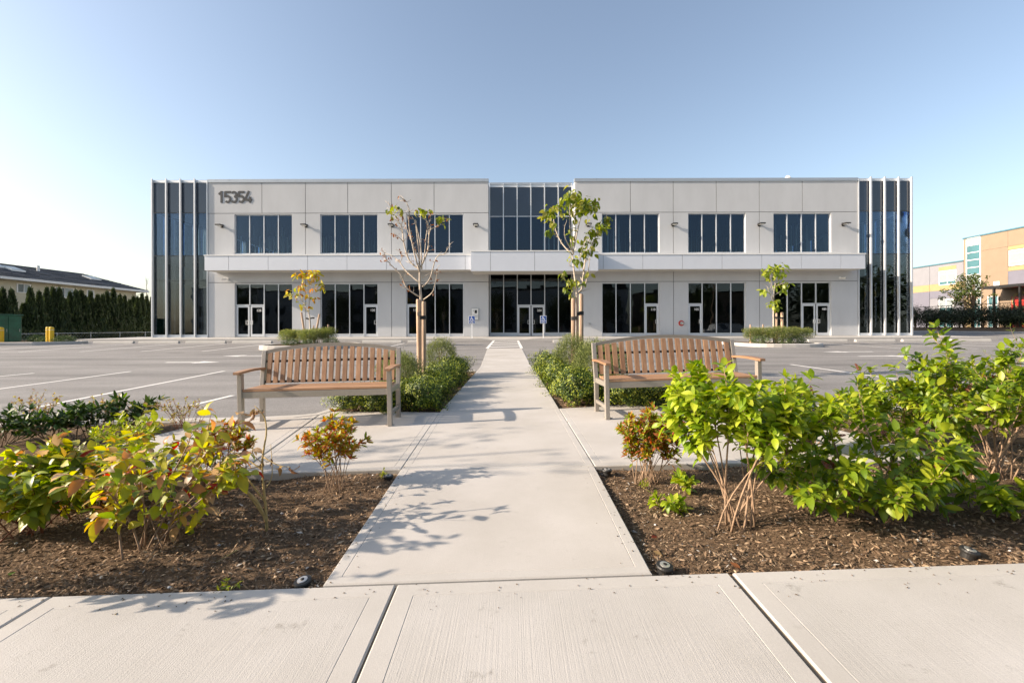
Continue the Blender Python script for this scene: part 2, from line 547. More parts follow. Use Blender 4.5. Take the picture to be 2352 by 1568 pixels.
# ---- concrete slabs
def inset(poly, d):
    n = len(poly); out = []
    P = [Vector((p[0], p[1])) for p in poly]
    for i in range(n):
        a, q, c = P[i - 1], P[i], P[(i + 1) % n]
        e1 = (q - a).normalized(); e2 = (c - q).normalized()
        n1 = Vector((-e1.y, e1.x)); n2 = Vector((-e2.y, e2.x))
        k = d / max(.3, 1 + n1.dot(n2))
        out.append(tuple(q + (n1 + n2) * k))
    return out

def ccw(poly):
    a = sum(poly[i - 1][0] * poly[i][1] - poly[i][0] * poly[i - 1][1] for i in range(len(poly)))
    return poly if a > 0 else poly[::-1]

SLABS = []
def slab(poly, parent, fn=gz, dz=0.0, thick=.16, border=.075, mid='walk', name='slab', center=None):
    poly = ccw([(p[0], p[1]) for p in poly])
    SLABS.append(poly)
    mb = MB()
    rings = [(poly, -thick), (poly, -.006), (inset(poly, .006), 0), (inset(poly, border), 0), (inset(poly, border + .0025), -.0022), (inset(poly, border + .005), -.0003)]
    n = len(poly)
    vs = []
    for r, z in rings:
        vs += [(p[0], p[1], fn(p[0], p[1]) + z + dz) for p in r]
    mats = [1, 1, 1, 0, 0]
    for k in range(5):
        fs = [(k * n + i, k * n + (i + 1) % n, (k + 1) * n + (i + 1) % n, (k + 1) * n + i) for i in range(n)]
        if k == 0: mb.add(vs, fs, 1)
        else:
            for f in fs: mb.f.append(f); mb.m.append(mats[k]); mb.c.append(None)
    mb.f.append(tuple(5 * n + i for i in range(n))); mb.m.append(0); mb.c.append(None)
    return mb.build(name, [M[mid], M['trowel']], parent)

def P2(x, y): return tuple(G(x, y)[:2])

def lerp2(a, b_, t): return (a[0] + (b_[0] - a[0]) * t, a[1] + (b_[1] - a[1]) * t)

# street sidewalk: back edge from the photograph, joints running out towards the camera
street = MB()
e0 = G(-700, 1396); e1 = G(3100, 1266)
A0, A1 = Vector(P2(0, 1372)), Vector(P2(2352, 1291))
sd = (A1 - A0).normalized(); sn = Vector((sd.y, -sd.x))          # sn points at the camera side
def S(t, d): return tuple(A0 + sd * t + sn * d)
for k in range(40):
    ta, tb = -8 + .5 * k, -8 + .5 * (k + 1)
    street.add([(*S(a, d), gz(*S(a, d)) - .010) for a, d in ((ta, .012), (tb, .012), (tb, 3.2), (ta, 3.2))], [(0, 3, 2, 1)])
side_o = street.build('sidewalk', M['joint'], kind='structure')
def along(x, y): return (Vector(P2(x, y)) - A0).dot(sd)
jt = [along(118, 1369), along(908, 1349), along(1684, 1321)]
def jdir(xa, ya, xb, yb):
    a, c = Vector(P2(xa, ya)), Vector(P2(xb, yb)); q = (c - a)
    return q.dot(sd) / q.dot(sn)
js = [jdir(118, 1369, 0, 1440), jdir(908, 1349, 822, 1540), jdir(1684, 1321, 1900, 1560)]
sk = sum(js) / 3
joints = [jt[0] - 3.1, jt[0] - 1.55, jt[0], jt[1], jt[2], jt[2] + 1.5, jt[2] + 3.0, jt[2] + 4.5]
gap = [.005, .005, .0045, .0045, .010, .005, .005, .005]
for i in range(len(joints) - 1):
    a, c = joints[i] + gap[i], joints[i + 1] - gap[i + 1]
    k0, k1 = sk, sk
    slab([S(a, 0), S(c, 0), S(c + k1 * 1.7, 1.7), S(a + k0 * 1.7, 1.7)], side_o, mid='side', border=.085)
    slab([S(a + k0 * 1.72, 1.72), S(c + k1 * 1.72, 1.72), S(c + k1 * 3.2, 3.2), S(a + k0 * 3.2, 3.2)], side_o, mid='side', border=.085)

# walkway from the sidewalk to the building
wl = [(735, 1350), (925, 1070), (1010, 945), (1054, 898), (1097, 849)]
wr = [(1505, 1325), (1366, 1070), (1284, 937), (1256, 892), (1229, 848)]
WL = [P2(*p) for p in wl]; WR = [P2(*p) for p in wr]
for Q in (WL, WR):
    Q[0] = tuple(A0 + sd * (Vector(Q[0]) - A0).dot(sd) - sn * .013)
walk = MB()
walk.add([(WL[0][0] + .02, WL[0][1] + .02, gz(*WL[0]) - .03), (WR[0][0] - .02, WR[0][1] + .02, gz(*WR[0]) - .03), (WR[4][0] - .02, WR[4][1], gz(*WR[4]) - .03), (WL[4][0] + .02, WL[4][1], gz(*WL[4]) - .03)], [(0, 1, 2, 3)])
walk_o = walk.build('walkway', M['joint'], kind='structure')
def strip(Lp, Rp, parent, k, fn=gz, dz=0, g=.006):
    for i in range(k):
        t0, t1 = i / k, (i + 1) / k
        a, b_, c, d = lerp2(Lp[0], Lp[1], t0), lerp2(Rp[0], Rp[1], t0), lerp2(Rp[0], Rp[1], t1), lerp2(Lp[0], Lp[1], t1)
        q = ccw([a, b_, c, d]); q = inset(q, g / 2)
        slab(q, parent, fn, dz, border=.06)
strip((WL[0], WL[1]), (WR[0], WR[1]), walk_o, 1)
strip((WL[1], WL[2]), (WR[1], WR[2]), walk_o, 1)
strip((WL[2], WL[4]), (WR[2], WR[4]), walk_o, 3)
far0 = (WL[4], WR[4]); farL = G(1124, 788, az); farR = G(1192, 787, az)
Y1 = 20.4
fl, fr = (-1.10, Y1), (.44, Y1)
def ramp_z(x, y): return az(x, y) + .012 + .104 * (1 - sstep(10.5, 12.6, y))
strip((WL[4], fl), (WR[4], fr), walk_o, 10, fn=ramp_z)

# bench pads
pad = MB(); pad_o = None
padl = [P2(*p) for p in [(1010, 946.5), (780, 944), (700, 951), (500, 962), (330, 1006), (120, 1060), (15, 1092), (300, 1090), (600, 1087), (920.5, 1077)]]
padr = [P2(*p) for p in [(1284.6, 938), (1366.6, 1069.5), (1600, 1064), (2000, 1060), (2135, 1050), (2140, 1040), (1990, 1003), (1800, 955), (1640, 928), (1540, 922)]]
def under(poly, nm):
    poly = ccw(inset(ccw(poly), .01))
    m_ = MB(); m_.add([(p[0], p[1], gz(*p) - .12) for p in poly], [tuple(range(len(poly)))])
    return m_.build(nm, M['joint'], kind='structure')
po = under(padl, 'bench_pad')
# the left pad carries one scored joint
jl0, jl1 = P2(740, 947), P2(545, 1087)
slab([padl[0], padl[1], (jl0[0] + .006, jl0[1]), (jl1[0] + .006, jl1[1]), padl[8], padl[9]], po, border=.065)
slab([(jl0[0] - .006, jl0[1]), padl[2], padl[3], padl[4], padl[5], padl[6], padl[7], (jl1[0] - .006, jl1[1])], po, border=.065)
po2 = under(padr, 'bench_pad')
slab(padr, po2, border=.065)

# kerbs along the front edge of the car park
def kerb(pts, name='kerb', wdt=.15, top=.005, fn=gz, depth=.2, material='curb', parent=None):
    mb = MB(); n = len(pts)
    P = [Vector((p[0], p[1])) for p in pts]
    L, R = [], []
    for i in range(n):
        d = (P[min(i + 1, n - 1)] - P[max(i - 1, 0)]).normalized()
        nn = Vector((-d.y, d.x)) * wdt / 2
        L.append(P[i] + nn); R.append(P[i] - nn)
    c = .022
    for i in range(n - 1):
        prof = []
        for j in (i, i + 1):
            l, r = L[j], R[j]; m_ = (l + r) / 2; z = fn(*P[j]) + top
            li = l + (r - l) * (c / wdt); ri = r + (l - r) * (c / wdt)
            prof.append([(*l, z - depth), (*l, z - c), (*li, z), (*ri, z), (*r, z - c), (*r, z - depth)])
        v = prof[0] + prof[1]
        fs = [(k, k + 1, 7 + k, 6 + k) for k in range(5)]
        if i == 0: fs.append((0, 5, 4, 3, 2, 1))
        if i == n - 2: fs.append((6, 7, 8, 9, 10, 11))
        mb.add(v, fs)
    return mb.build(name, M[material], parent, kind='structure' if parent is None else None)
lb = -2.38; rb = 2.2
kerb([(-12, 5.55), (-8, 5.62), (-5, 5.66), (-3.2, 5.68), (lb - .35, 5.72), (lb - .12, 5.85), (lb - .06, 6.1), (lb - .06, 9.6), (lb + .1, 10.2), (lb + .5, 10.5), (-1.4, 10.6), (-.86, 10.62)])
kerb([(.60, 10.66), (1.2, 10.6), (rb - .5, 10.5), (rb - .1, 10.2), (rb + .06, 9.6), (rb + .06, 6.2), (rb + .12, 5.95), (rb + .4, 5.8), (3.5, 5.72), (6, 5.62), (10, 5.5), (14, 5.4)])

# mulch beds
def bump(x, y, s=1.0):
    return .018 * math.sin(x * 3.1 + 1.3 * math.sin(y * 2.3)) * math.sin(y * 3.7 + x) + .012 * math.sin(x * 9.1 + y * 5.3) * math.sin(y * 8.3 - x * 4.1)
def mz(x, y): return gz(x, y) - .035 + bump(x, y)
def edge_t(x):
    t = (x - A0.x) / sd.x
    return A0.y + sd.y * t
vs = []; nxm, nym = 240, 90
for j in range(nym + 1):
    for i in range(nxm + 1):
        x = -9 + 18 * i / nxm
        y0 = edge_t(x) + .004
        y = y0 + (5.70 - y0) * j / nym
        vs.append((x, y, mz(x, y)))
fs = [(j * (nxm + 1) + i, j * (nxm + 1) + i + 1, (j + 1) * (nxm + 1) + i + 1, (j + 1) * (nxm + 1) + i) for j in range(nym) for i in range(nxm)]
b = MB(); b.add(vs, fs)
b.build('mulch_bed', M['mulch'], kind='structure', smooth=True)
for x0, x1, s in ((lb, -.8, 1), (.5, rb, 1)):
    me = grid_mesh('mulch_bed', x0, x1, 24, 5.6, 10.58, 60, mz, M['mulch'])
    props(link(bpy.data.objects.new('mulch_bed', me)), kind='structure')

# mulch chips: uncountable shreds of bark scattered over the beds
def inside(poly, x, y):
    c = False; n = len(poly)
    for i in range(n):
        x0, y0 = poly[i]; x1, y1 = poly[i - 1]
        if (y0 > y) != (y1 > y) and x < (x1 - x0) * (y - y0) / (y1 - y0) + x0: c = not c
    return c
def chips(n, sampler, smin, smax, name):
    pts = []
    NEAR = [s for s in SLABS if min(p[1] for p in s) < 6.3]
    BB = [(min(p[0] for p in s) - .01, max(p[0] for p in s) + .01, min(p[1] for p in s) - .01, max(p[1] for p in s) + .01) for s in NEAR]
    while len(pts) < n:
        x, y = sampler()
        bad = False
        for s, q in zip(NEAR, BB):
            if q[0] < x < q[1] and q[2] < y < q[3] and inside(s, x, y): bad = True; break
        if not bad: pts.append((x, y, mz(x, y) + rng.uniform(.001, .012)))
    P = np.array(pts); k = len(P)
    ang = NR.uniform(0, 2 * PI, k); tilt = NR.normal(0, .35, k); roll = NR.normal(0, .5, k)
    ln = NR.uniform(smin, smax, k) * NR.choice([.6, 1, 1, 1.6], k); wd = ln * NR.uniform(.14, .42, k)
    a = np.stack([np.cos(ang) * np.cos(tilt), np.sin(ang) * np.cos(tilt), np.sin(tilt)], 1)
    side = np.stack([-np.sin(ang) * np.cos(roll), np.cos(ang) * np.cos(roll), np.sin(roll)], 1)
    up = np.cross(a, side)
    A = a * ln[:, None] / 2; Bv = side * wd[:, None] / 2; Cc = up * (wd * .25)[:, None]
    V = np.stack([P - A, P - A * .2 + Bv + Cc * .4, P + A + Bv * .2, P - A * .1 - Bv + Cc * .3, P + Cc * 1.3], 1).reshape(-1, 3)
    base = (np.arange(k) * 5)[:, None]
    T = np.concatenate([base + np.array([[0, 4, 1]]), base + np.array([[1, 4, 2]]), base + np.array([[2, 4, 3]]), base + np.array([[3, 4, 0]])], 1).reshape(-1, 3)
    me = bpy.data.meshes.new(name)
    me.vertices.add(len(V)); me.vertices.foreach_set('co', V.astype(np.float32).ravel())
    me.loops.add(T.size); me.loops.foreach_set('vertex_index', T.ravel().astype(np.int32))
    me.polygons.add(len(T)); me.polygons.foreach_set('loop_start', (np.arange(len(T)) * 3).astype(np.int32))
    tone = NR.choice(len(CHIPC), k, p=CHIPP); cc = np.array(CHIPC)[tone] * NR.uniform(.75, 1.25, k)[:, None]
    cl = np.repeat(np.concatenate([cc, np.ones((k, 1))], 1), 12, 0)
    at = me.color_attributes.new('Col', 'FLOAT_COLOR', 'CORNER'); at.data.foreach_set('color', cl.astype(np.float32).ravel())
    me.materials.append(M['chip']); me.update(calc_edges=True)
    o = bpy.data.objects.new(name, me); link(o); props(o, kind='stuff')
CHIPC = [(.15, .098, .060), (.23, .155, .095), (.31, .22, .14), (.085, .055, .035), (.38, .28, .18), (.40, .37, .33)]
CHIPP = [.30, .28, .17, .16, .065, .025]
def smp_front():
    while True:
        x = rng.uniform(-4.4, 4.6); 
        y0 = edge_t(x)
        y = y0 + .02 + (rng.random() ** 1.35) * 3.2
        if y < 5.6: return x, y
chips(64000, smp_front, .009, .030, 'mulch_chips')
def smp_bed():
    s = rng.random() < .5
    return (rng.uniform(lb + .1, -.85) if s else rng.uniform(.58, rb - .1)), rng.uniform(5.8, 10.5)
chips(5000, smp_bed, .03, .06, 'mulch_chips')

# crumbs of bark kicked onto the paving
cr_ = MB(); r_ = random.Random(3)
for i in range(230):
    if i < 150:
        q = A0 + sd * r_.uniform(-.5, 5.2) + sn * abs(r_.gauss(0, .10)); x, y = q
    else:
        t_ = r_.random(); s_ = r_.random() < .5
        e0, e1 = (WL[0], WL[1]) if s_ else (WR[0], WR[1])
        x, y = lerp2(e0, e1, t_); x += abs(r_.gauss(0, .06)) * (1 if s_ else -1)
    a = r_.uniform(0, 6.28); L_ = r_.uniform(.003, .008); w_ = L_ * r_.uniform(.2, .5); z = gz(x, y) + .0015
    c_, s2 = math.cos(a), math.sin(a)
    cr_.add([(x - c_ * L_, y - s2 * L_, z), (x + s2 * w_, y - c_ * w_, z + .001), (x + c_ * L_, y + s2 * L_, z), (x - s2 * w_, y + c_ * w_, z + .001), (x, y, z + .004)], [(0, 1, 4), (1, 2, 4), (2, 3, 4), (3, 0, 4)])
cr_.build('bark_crumbs', M['mulch'], kind='stuff')

# painted markings
def paint(poly, name='line', dz=.004, parent=None):
    poly = ccw([(p[0], p[1]) for p in poly])
    m_ = MB()
    # subdivide long quads along their length so the sheet follows the asphalt
    if len(poly) == 4:
        e = [Vector(poly[(i + 1) % 4]) - Vector(poly[i]) for i in range(4)]
        s = 0 if e[0].length > e[1].length else 1
        q = poly[s:] + poly[:s]
        k = max(1, int(max(e[0].length, e[1].length) / .5))
        vs = []
        for i in range(k + 1):
            t = i / k
            for pt in (lerp2(q[0], q[1], t), lerp2(q[3], q[2], t)):
                vs.append((pt[0], pt[1], az(*pt) + dz))
        m_.add(vs, [(2 * i, 2 * i + 2, 2 * i + 3, 2 * i + 1) for i in range(k)])
    else:
        m_.add([(p[0], p[1], az(*p) + dz) for p in poly], [tuple(range(len(poly)))])
    return m_.build(name, M['paint'], parent, kind='structure' if parent is None else None)
def line(p0, p1, wd=.10):
    a, c = Vector(p0[:2]), Vector(p1[:2]); d = (c - a).normalized(); nn = Vector((-d.y, d.x)) * wd / 2
    return paint([a + nn, a - nn, c - nn, c + nn], 'parking_line')
for a, c in (((60, 940), (515, 852)), ((-60, 901), (300, 853)), ((440, 931), (535, 908)), ((-40, 868), (78, 857)), ((1816, 837), (2190, 889))):
    line(G(*a, az), G(*c, az))
for k in range(5):
    x = -23.4 + 2.6 * k - .22
    line((x, 19.4), (x, 25.3))
for x in (-5.95,):
    line((x, 20), (x, 25.2))
for x in (16.35, 19.05, 21.75, 24.4, 27.1):
    line((x, 18.6), (x, 25.3))
def arrow(px, py, length, sgn):
    c = G(px, py, az)
    x, y = c.x, c.y
    h = length / 2
    pts = [(-h, -.09), (h * .15, -.09), (h * .15, -.32), (h, 0), (h * .15, .32), (h * .15, .09), (-h, .09)]
    pts = [(x + sgn * a, y + q) for a, q in pts]
    m_ = MB(); m_.add([(p[0], p[1], az(*p) + .004) for p in pts], [(0, 1, 5, 6), (2, 3, 4)] if sgn > 0 else [(6, 5, 1, 0), (4, 3, 2)])
    return m_.build('painted_arrow', M['paint'], kind='structure')
arrow(443, 832, 1.75, 1)
arrow(565, 817, 1.75, -1)
arrow(1947, 808, 1.9, -1)
arrow(2040, 818, 1.9, 1)
# accessible-stall symbols
def symbol_polys():
    P = []
    def circ(cx, cy, r, n=10): return [(cx + r * math.cos(2 * PI * i / n), cy + r * math.sin(2 * PI * i / n)) for i in range(n)]
    def seg(a, c, wd):
        a, c = Vector(a), Vector(c); d = (c - a).normalized(); nn = Vector((-d.y, d.x)) * wd / 2
        return [tuple(a - nn), tuple(c - nn), tuple(c + nn), tuple(a + nn)]
    P.append(circ(.40, .90, .085))
    P.append(seg((.41, .80), (.45, .45), .11)); P.append(seg((.43, .64), (.68, .64), .07))
    P.append(seg((.42, .45), (.70, .45), .10)); P.append(seg((.68, .47), (.82, .17), .10)); P.append(seg((.80, .17), (.92, .22), .08))
    n = 14; a0, a1 = math.radians(115), math.radians(345)
    for i in range(n):
        t0, t1 = a0 + (a1 - a0) * i / n, a0 + (a1 - a0) * (i + 1) / n
        P.append([(.46 + .31 * math.cos(t0), .32 + .31 * math.sin(t0)), (.46 + .31 * math.cos(t1), .32 + .31 * math.sin(t1)), (.46 + .23 * math.cos(t1), .32 + .23 * math.sin(t1)), (.46 + .23 * math.cos(t0), .32 + .23 * math.sin(t0))])
    return [ccw(p) for p in P]
SYM = symbol_polys()
def floor_symbol(cx, cy, s):
    m_ = MB()
    for i, p in enumerate(SYM):
        m_.add([(cx + (q[0] - .5) * s, cy + (q[1] - .5) * s, az(cx, cy) + .004 + .0006 * (i % 3)) for q in p], [tuple(range(len(p)))])
    m_.build('painted_wheelchair_symbol', M['paint'], kind='structure')
floor_symbol(-3.6, 21.3, 1.2)
floor_symbol(2.7, 21.3, 1.2)
# hatched crossing
for a, c in (((-1.12, Y1), (-1.12, 28.3)), ((.43, Y1), (.36, 28.3))):
    line(a, c, .14)
for k in range(4):
    y = 21.2 + 1.85 * k
    paint([(-1.03, y), (.34, y + .45), (.34, y + .95), (-1.03, y + .5)], 'crossing_stripe')

# apron in front of the building
def apr_z(x, y): return .395 + .05 * sstep(28.6, 32.2, y)
apr = MB()
def ramp(x):    # kerb ramp at the crossing
    return .085 * (1 - sstep(.9, 2.0, abs(x + .3)))
ax = [-27.5, -22, -18, -14, -10, -6, -4, -3, -2.3, -1.9, -1.5, -1.1, -.3, .5, .9, 1.3, 1.7, 2.4, 4, 7, 10, 14, 18, 22, 26, 30.5]
for x0, x1 in zip(ax[:-1], ax[1:]):
    v = []
    for x in (x0, x1):
        for y, k in ((28.55, 1), (28.62, 1), (29.6, .25), (FY + 1.6, 0)):
            v.append((x, y, apr_z(x, y) - ramp(x) * k))
        v.append((x, 28.55, apr_z(x, 28.5) - .25))
    apr.add(v, [(0, 5, 6, 1), (1, 6, 7, 2), (2, 7, 8, 3), (4, 9, 5, 0)])
apr.add([(-27.5, 28.55, .1), (-27.5, 28.55, .395), (-27.5, FY + 1.6, .445), (-27.5, FY + 1.6, .1)], [(0, 3, 2, 1)])
apr.build('building_apron', M['trowel'], kind='structure')

# planted islands in the car park
def island(name, poly, zf):
    poly = ccw(poly)
    o = MB(); inn = inset(poly, .16); n = len(poly)
    z0 = [az(*p) for p in poly]
    zt = sum(z0) / n + .14
    out = inset(poly, .03)
    rings = [[(p[0], p[1], zt - .3) for p in poly], [(p[0], p[1], zt - .03) for p in poly], [(p[0], p[1], zt) for p in out], [(p[0], p[1], zt) for p in inn], [(p[0], p[1], zt - .12) for p in inn]]
    v = sum(rings, [])
    fs = [(k * n + i, k * n + (i + 1) % n, (k + 1) * n + (i + 1) % n, (k + 1) * n + i) for k in range(4) for i in range(n)]
    o.add(v, fs)
    ob = o.build(name, M['curb'], kind='structure', smooth=False)
    m_ = MB(); m_.add([(p[0], p[1], zt - .05) for p in inset(poly, .15)], [tuple(range(n))])
    m_.build('island_soil', M['mulch'], ob)
    return zt - .05
def oval(cx, cy, rx, ry, p=3.2, n=36):
    out = []
    for i in range(n):
        t = 2 * PI * i / n
        c, s = math.cos(t), math.sin(t)
        out.append((cx + rx * math.copysign(abs(c) ** (2 / p), c), cy + ry * math.copysign(abs(s) ** (2 / p), s)))
    return out
ILc = (-9.7, 22.3); IRc = (12.55, 22.3)
izl = island('planter_island', oval(ILc[0], ILc[1], 1.95, 2.5), az)
izr = island('planter_island', oval(IRc[0], IRc[1], 1.85, 2.2), az)
ize = island('planter_island', [(-36, 23.6), (-28, 23.4), (-25.2, 23.9), (-24.3, 24.6), (-24.0, 25.4), (-24.4, 26.2), (-26, 27), (-27.8, 28.2), (-28.4, 30), (-36, 30)], az)

# berm with kerb to the right of the lane
kerb([(41, 20), (41, 30), (41, 40), (41, 55), (41, 70)], fn=lambda x, y: .58, top=.06, depth=.4, wdt=.2)
m_ = MB()
m_.add([(41.08, 20, .60), (43.2, 20, .92), (46.5, 20, .98), (47, 20, .5), (41.08, 80, .60), (43.2, 80, .92), (46.5, 80, .98), (47, 80, .5)], [(0, 1, 5, 4), (1, 2, 6, 5), (2, 3, 7, 6)])
m_.build('planting_berm', M['mulch'], kind='structure')

# ================================================================== THE OFFICE BUILDING
BASE = .44
bld = empty('office_building', (1.5, FY, BASE), 'long two storey grey office building with dark glass corner bays and flat canopy', 'office building')
Z_J1, Z_J2, Z_TOP = 4.30, 9.20, 11.40
LW = (-21.52, -1.65); RW = (4.47, 24.52)
LJ = [-21.52, -14.62, -8.53, -1.65]; RJ = [4.47, 11.45, 17.55, 24.52]
LU = [-21.52, -17.70, -14.62, -11.62, -8.53, -5.5, -1.65]; RU = [4.47, 8.41, 11.45, 14.5, 17.55, 20.6, 24.52]
WIN = [(-19.65, -15.57), (-13.58, -9.50), (-7.50, -3.42), (6.38, 10.46), (12.50, 16.58), (18.55, 22.63)]
TH = .28; g = .018
def wallbox(mb, x0, x1, z0, z1): mb.box(x0, x1, FY, FY + TH, z0, z1)
def framed(x0, x1, z0, z1, wx0, wx1, wz0, wz1):
    m_ = MB()
    # one panel with an opening, built as a ring so that nothing overlaps
    for (a, c, d, e) in ((x0, wx0, z0, z1), (wx1, x1, z0, z1), (wx0, wx1, wz1, z1)):
        if e - d > .001: wallbox(m_, a, c, d, e)
    if wz0 - z0 > .001: wallbox(m_, wx0, wx1, z0, wz0)
    return m_
UW = (6.33, 9.13); LWZ = (.44, 4.23)
for J, U, wins in ((LJ, LU, WIN[:3]), (RJ, RU, WIN[3:])):
    for i in range(6):
        m_ = MB(); wallbox(m_, U[i] + g, U[i + 1] - g, Z_J2 + g, Z_TOP)
        m_.build('wall_panel', M['wall'], bld)
    for i in range(3):
        x0, x1 = J[i] + g, J[i + 1] - g
        framed(x0, x1, Z_J1 + g, Z_J2 - g, wins[i][0], wins[i][1], UW[0], UW[1]).build('wall_panel', M['wall'], bld)
        framed(x0, x1, BASE, Z_J1 - g, wins[i][0], wins[i][1], LWZ[0], LWZ[1]).build('wall_panel', M['wall'], bld)
# joint backing (a dark strip behind each open joint) and parapet flashing
m_ = MB()
for J, U in ((LJ, LU), (RJ, RU)):
    for x in U[1:-1]: m_.box(x - .03, x + .03, FY + .03, FY + .2, Z_J2 + .03, Z_TOP)
    for x in J[1:-1]: m_.box(x - .03, x + .03, FY + .031, FY + .2, BASE, Z_J2 - .03)
    m_.box(J[0], J[-1], FY + .032, FY + .2, Z_J2 - .029, Z_J2 + .029)
    # the lower joint stays clear of the openings
    m_.box(J[0], J[-1], FY + .032, FY + .2, Z_J1 - .03, Z_J1 + .029)
m_.build('panel_joint', M['dark'], bld)
m_ = MB()
for a, c in (LW, RW):
    m_.box(a - .02, c + .02, FY - .03, FY + .34, Z_TOP, Z_TOP + .21)
    m_.box(a - .02, c + .02, FY - .05, FY - .031, Z_TOP - .02, Z_TOP + .03)
    k = a + 1.5
    while k < c: 
        m_.box(k - .02, k + .02, FY - .036, FY + .341, Z_TOP + .03, Z_TOP + .216); k += 3.4
m_.build('parapet_cap', M['flash'], bld)
# body: side walls, back, roof, interior
m_ = MB()
X0, X1, YB = -25.45, 28.25, FY + 24
m_.box(X0, X1, YB, YB + .3, .2, Z_TOP)
for xa in (X0, X1 - .3):
    m_.box(xa, xa + .3, FY + 5.2, YB, .2, 6.3); m_.box(xa, xa + .3, FY + 5.2, YB, 9.2, Z_TOP)
    for k in range(5): m_.box(xa, xa + .3, FY + 5.2 + 2.8 * k, FY + 5.7 + 2.8 * k, 6.3, 9.2)
    m_.box(xa, xa + .3, FY + 16.9, YB, 6.3, 9.2)
m_.box(X0 + .3, X1 - .3, FY + 1.6, YB, 11.0, 11.25)
# returns at the recessed entrance and at the corner bays
m_.box(LW[1] - .3, LW[1], FY + TH + .001, FY + 1.6, BASE, Z_TOP)
m_.box(RW[0], RW[0] + .3, FY + TH + .001, FY + 1.6, BASE, Z_TOP)
m_.build('side_wall', M['wall'], bld)
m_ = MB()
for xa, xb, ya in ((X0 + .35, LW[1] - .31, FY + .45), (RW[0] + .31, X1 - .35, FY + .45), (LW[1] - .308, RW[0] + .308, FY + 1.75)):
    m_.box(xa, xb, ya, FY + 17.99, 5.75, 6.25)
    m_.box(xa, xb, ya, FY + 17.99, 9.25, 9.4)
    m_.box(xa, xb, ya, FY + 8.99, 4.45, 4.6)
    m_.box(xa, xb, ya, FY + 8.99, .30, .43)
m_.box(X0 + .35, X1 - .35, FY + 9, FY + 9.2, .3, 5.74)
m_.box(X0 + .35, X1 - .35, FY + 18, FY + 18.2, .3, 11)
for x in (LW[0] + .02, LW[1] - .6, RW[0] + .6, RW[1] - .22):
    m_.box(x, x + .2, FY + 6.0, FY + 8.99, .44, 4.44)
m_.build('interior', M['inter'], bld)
m_ = MB()
for x0, x1, y in ((-25, -22, 3.4), (-19, -15, 4.5), (-13, -9.8, 6.5), (6.4, 8.2, 2.2), (2.5, 4.4, 4.0), (13, 16, 6.0), (19, 24, 4.2), (24.8, 27.5, 3.2), (14, 24, 9.0), (-24, -12, 8.0), (6, 12, 7.0)):
    k = x0
    while k < x1:
        m_.box(k, k + .07, FY + y, FY + y + .1, 6.25, 9.2 - rng.choice([0, 0, .8])); k += .42
m_.build('stud_row', M['stud'], bld, kind='stuff')

# ---- glazing
def bar(mb, x0, x1, y0, y1, z0, z1): mb.box(x0, x1, y0, y1, z0, z1)
PANES = {}
def pane(parent, x0, x1, z0, z1, Y, key='glass', name='pane'):
    w_, h_ = x1 - x0, z1 - z0
    k = (round(w_, 2), round(h_, 2), key)
    if k not in PANES:
        m_ = MB(); m_.box(-k[0] / 2, k[0] / 2, -.012, .012, -k[1] / 2, k[1] / 2); PANES[k] = m_.mesh('pane', M[key])
    o = bpy.data.objects.new(name, PANES[k]); COL.objects.link(o); o.parent = parent
    wm = WM.get(parent.name, Matrix.Identity(4))
    o.matrix_parent_inverse = wm.inverted()
    o.location = ((x0 + x1) / 2, Y, (z0 + z1) / 2)
    return o
FW = .055
NUMS = {}
def door(parent, x0, x1, Y, hinge, num=None):
    """one glazed leaf"""
    z0, z1 = BASE + .012, 2.66
    m_ = MB(); s = .105
    bar(m_, x0, x0 + s, Y - .035, Y + .02, z0, z1); bar(m_, x1 - s, x1, Y - .035, Y + .02, z0, z1)
    bar(m_, x0 + s, x1 - s, Y - .035, Y + .02, z1 - .11, z1); bar(m_, x0 + s, x1 - s, Y - .035, Y + .02, z0, z0 + .2)
    d = m_.build('door', M['alum'], parent)
    pane(d, x0 + s, x1 - s, z0 + .2, z1 - .11, Y)
    hx = x1 - .055 if hinge == 'l' else x0 + .055
    m_ = MB(); sg = -1 if hinge == 'l' else 1
    m_.tube([(hx, Y - .03, 1.62), (hx, Y - .12, 1.60), (hx, Y - .12, 1.33), (hx, Y - .03, 1.31)], .018, 6)
    m_.tube([(hx, Y - .12, 1.60), (hx + sg * .14, Y - .12, 1.60), (hx + sg * .14, Y - .12, 1.33), (hx, Y - .12, 1.33)], .016, 6)
    m_.build('handle', M['white'], d)
    if num:
        if num not in NUMS: NUMS[num] = text_mesh(num, .23, .002, .003)
        NUMS[num].materials.clear(); NUMS[num].materials.append(M['white'])
        o = bpy.data.objects.new('door_number', NUMS[num]); COL.objects.link(o); o.parent = d
        o.location = (x0 + (x1 - x0) * (.62 if hinge != 'x' else .5), Y - .018, 2.25); o.rotation_euler = (PI / 2, 0, 0)
    return d
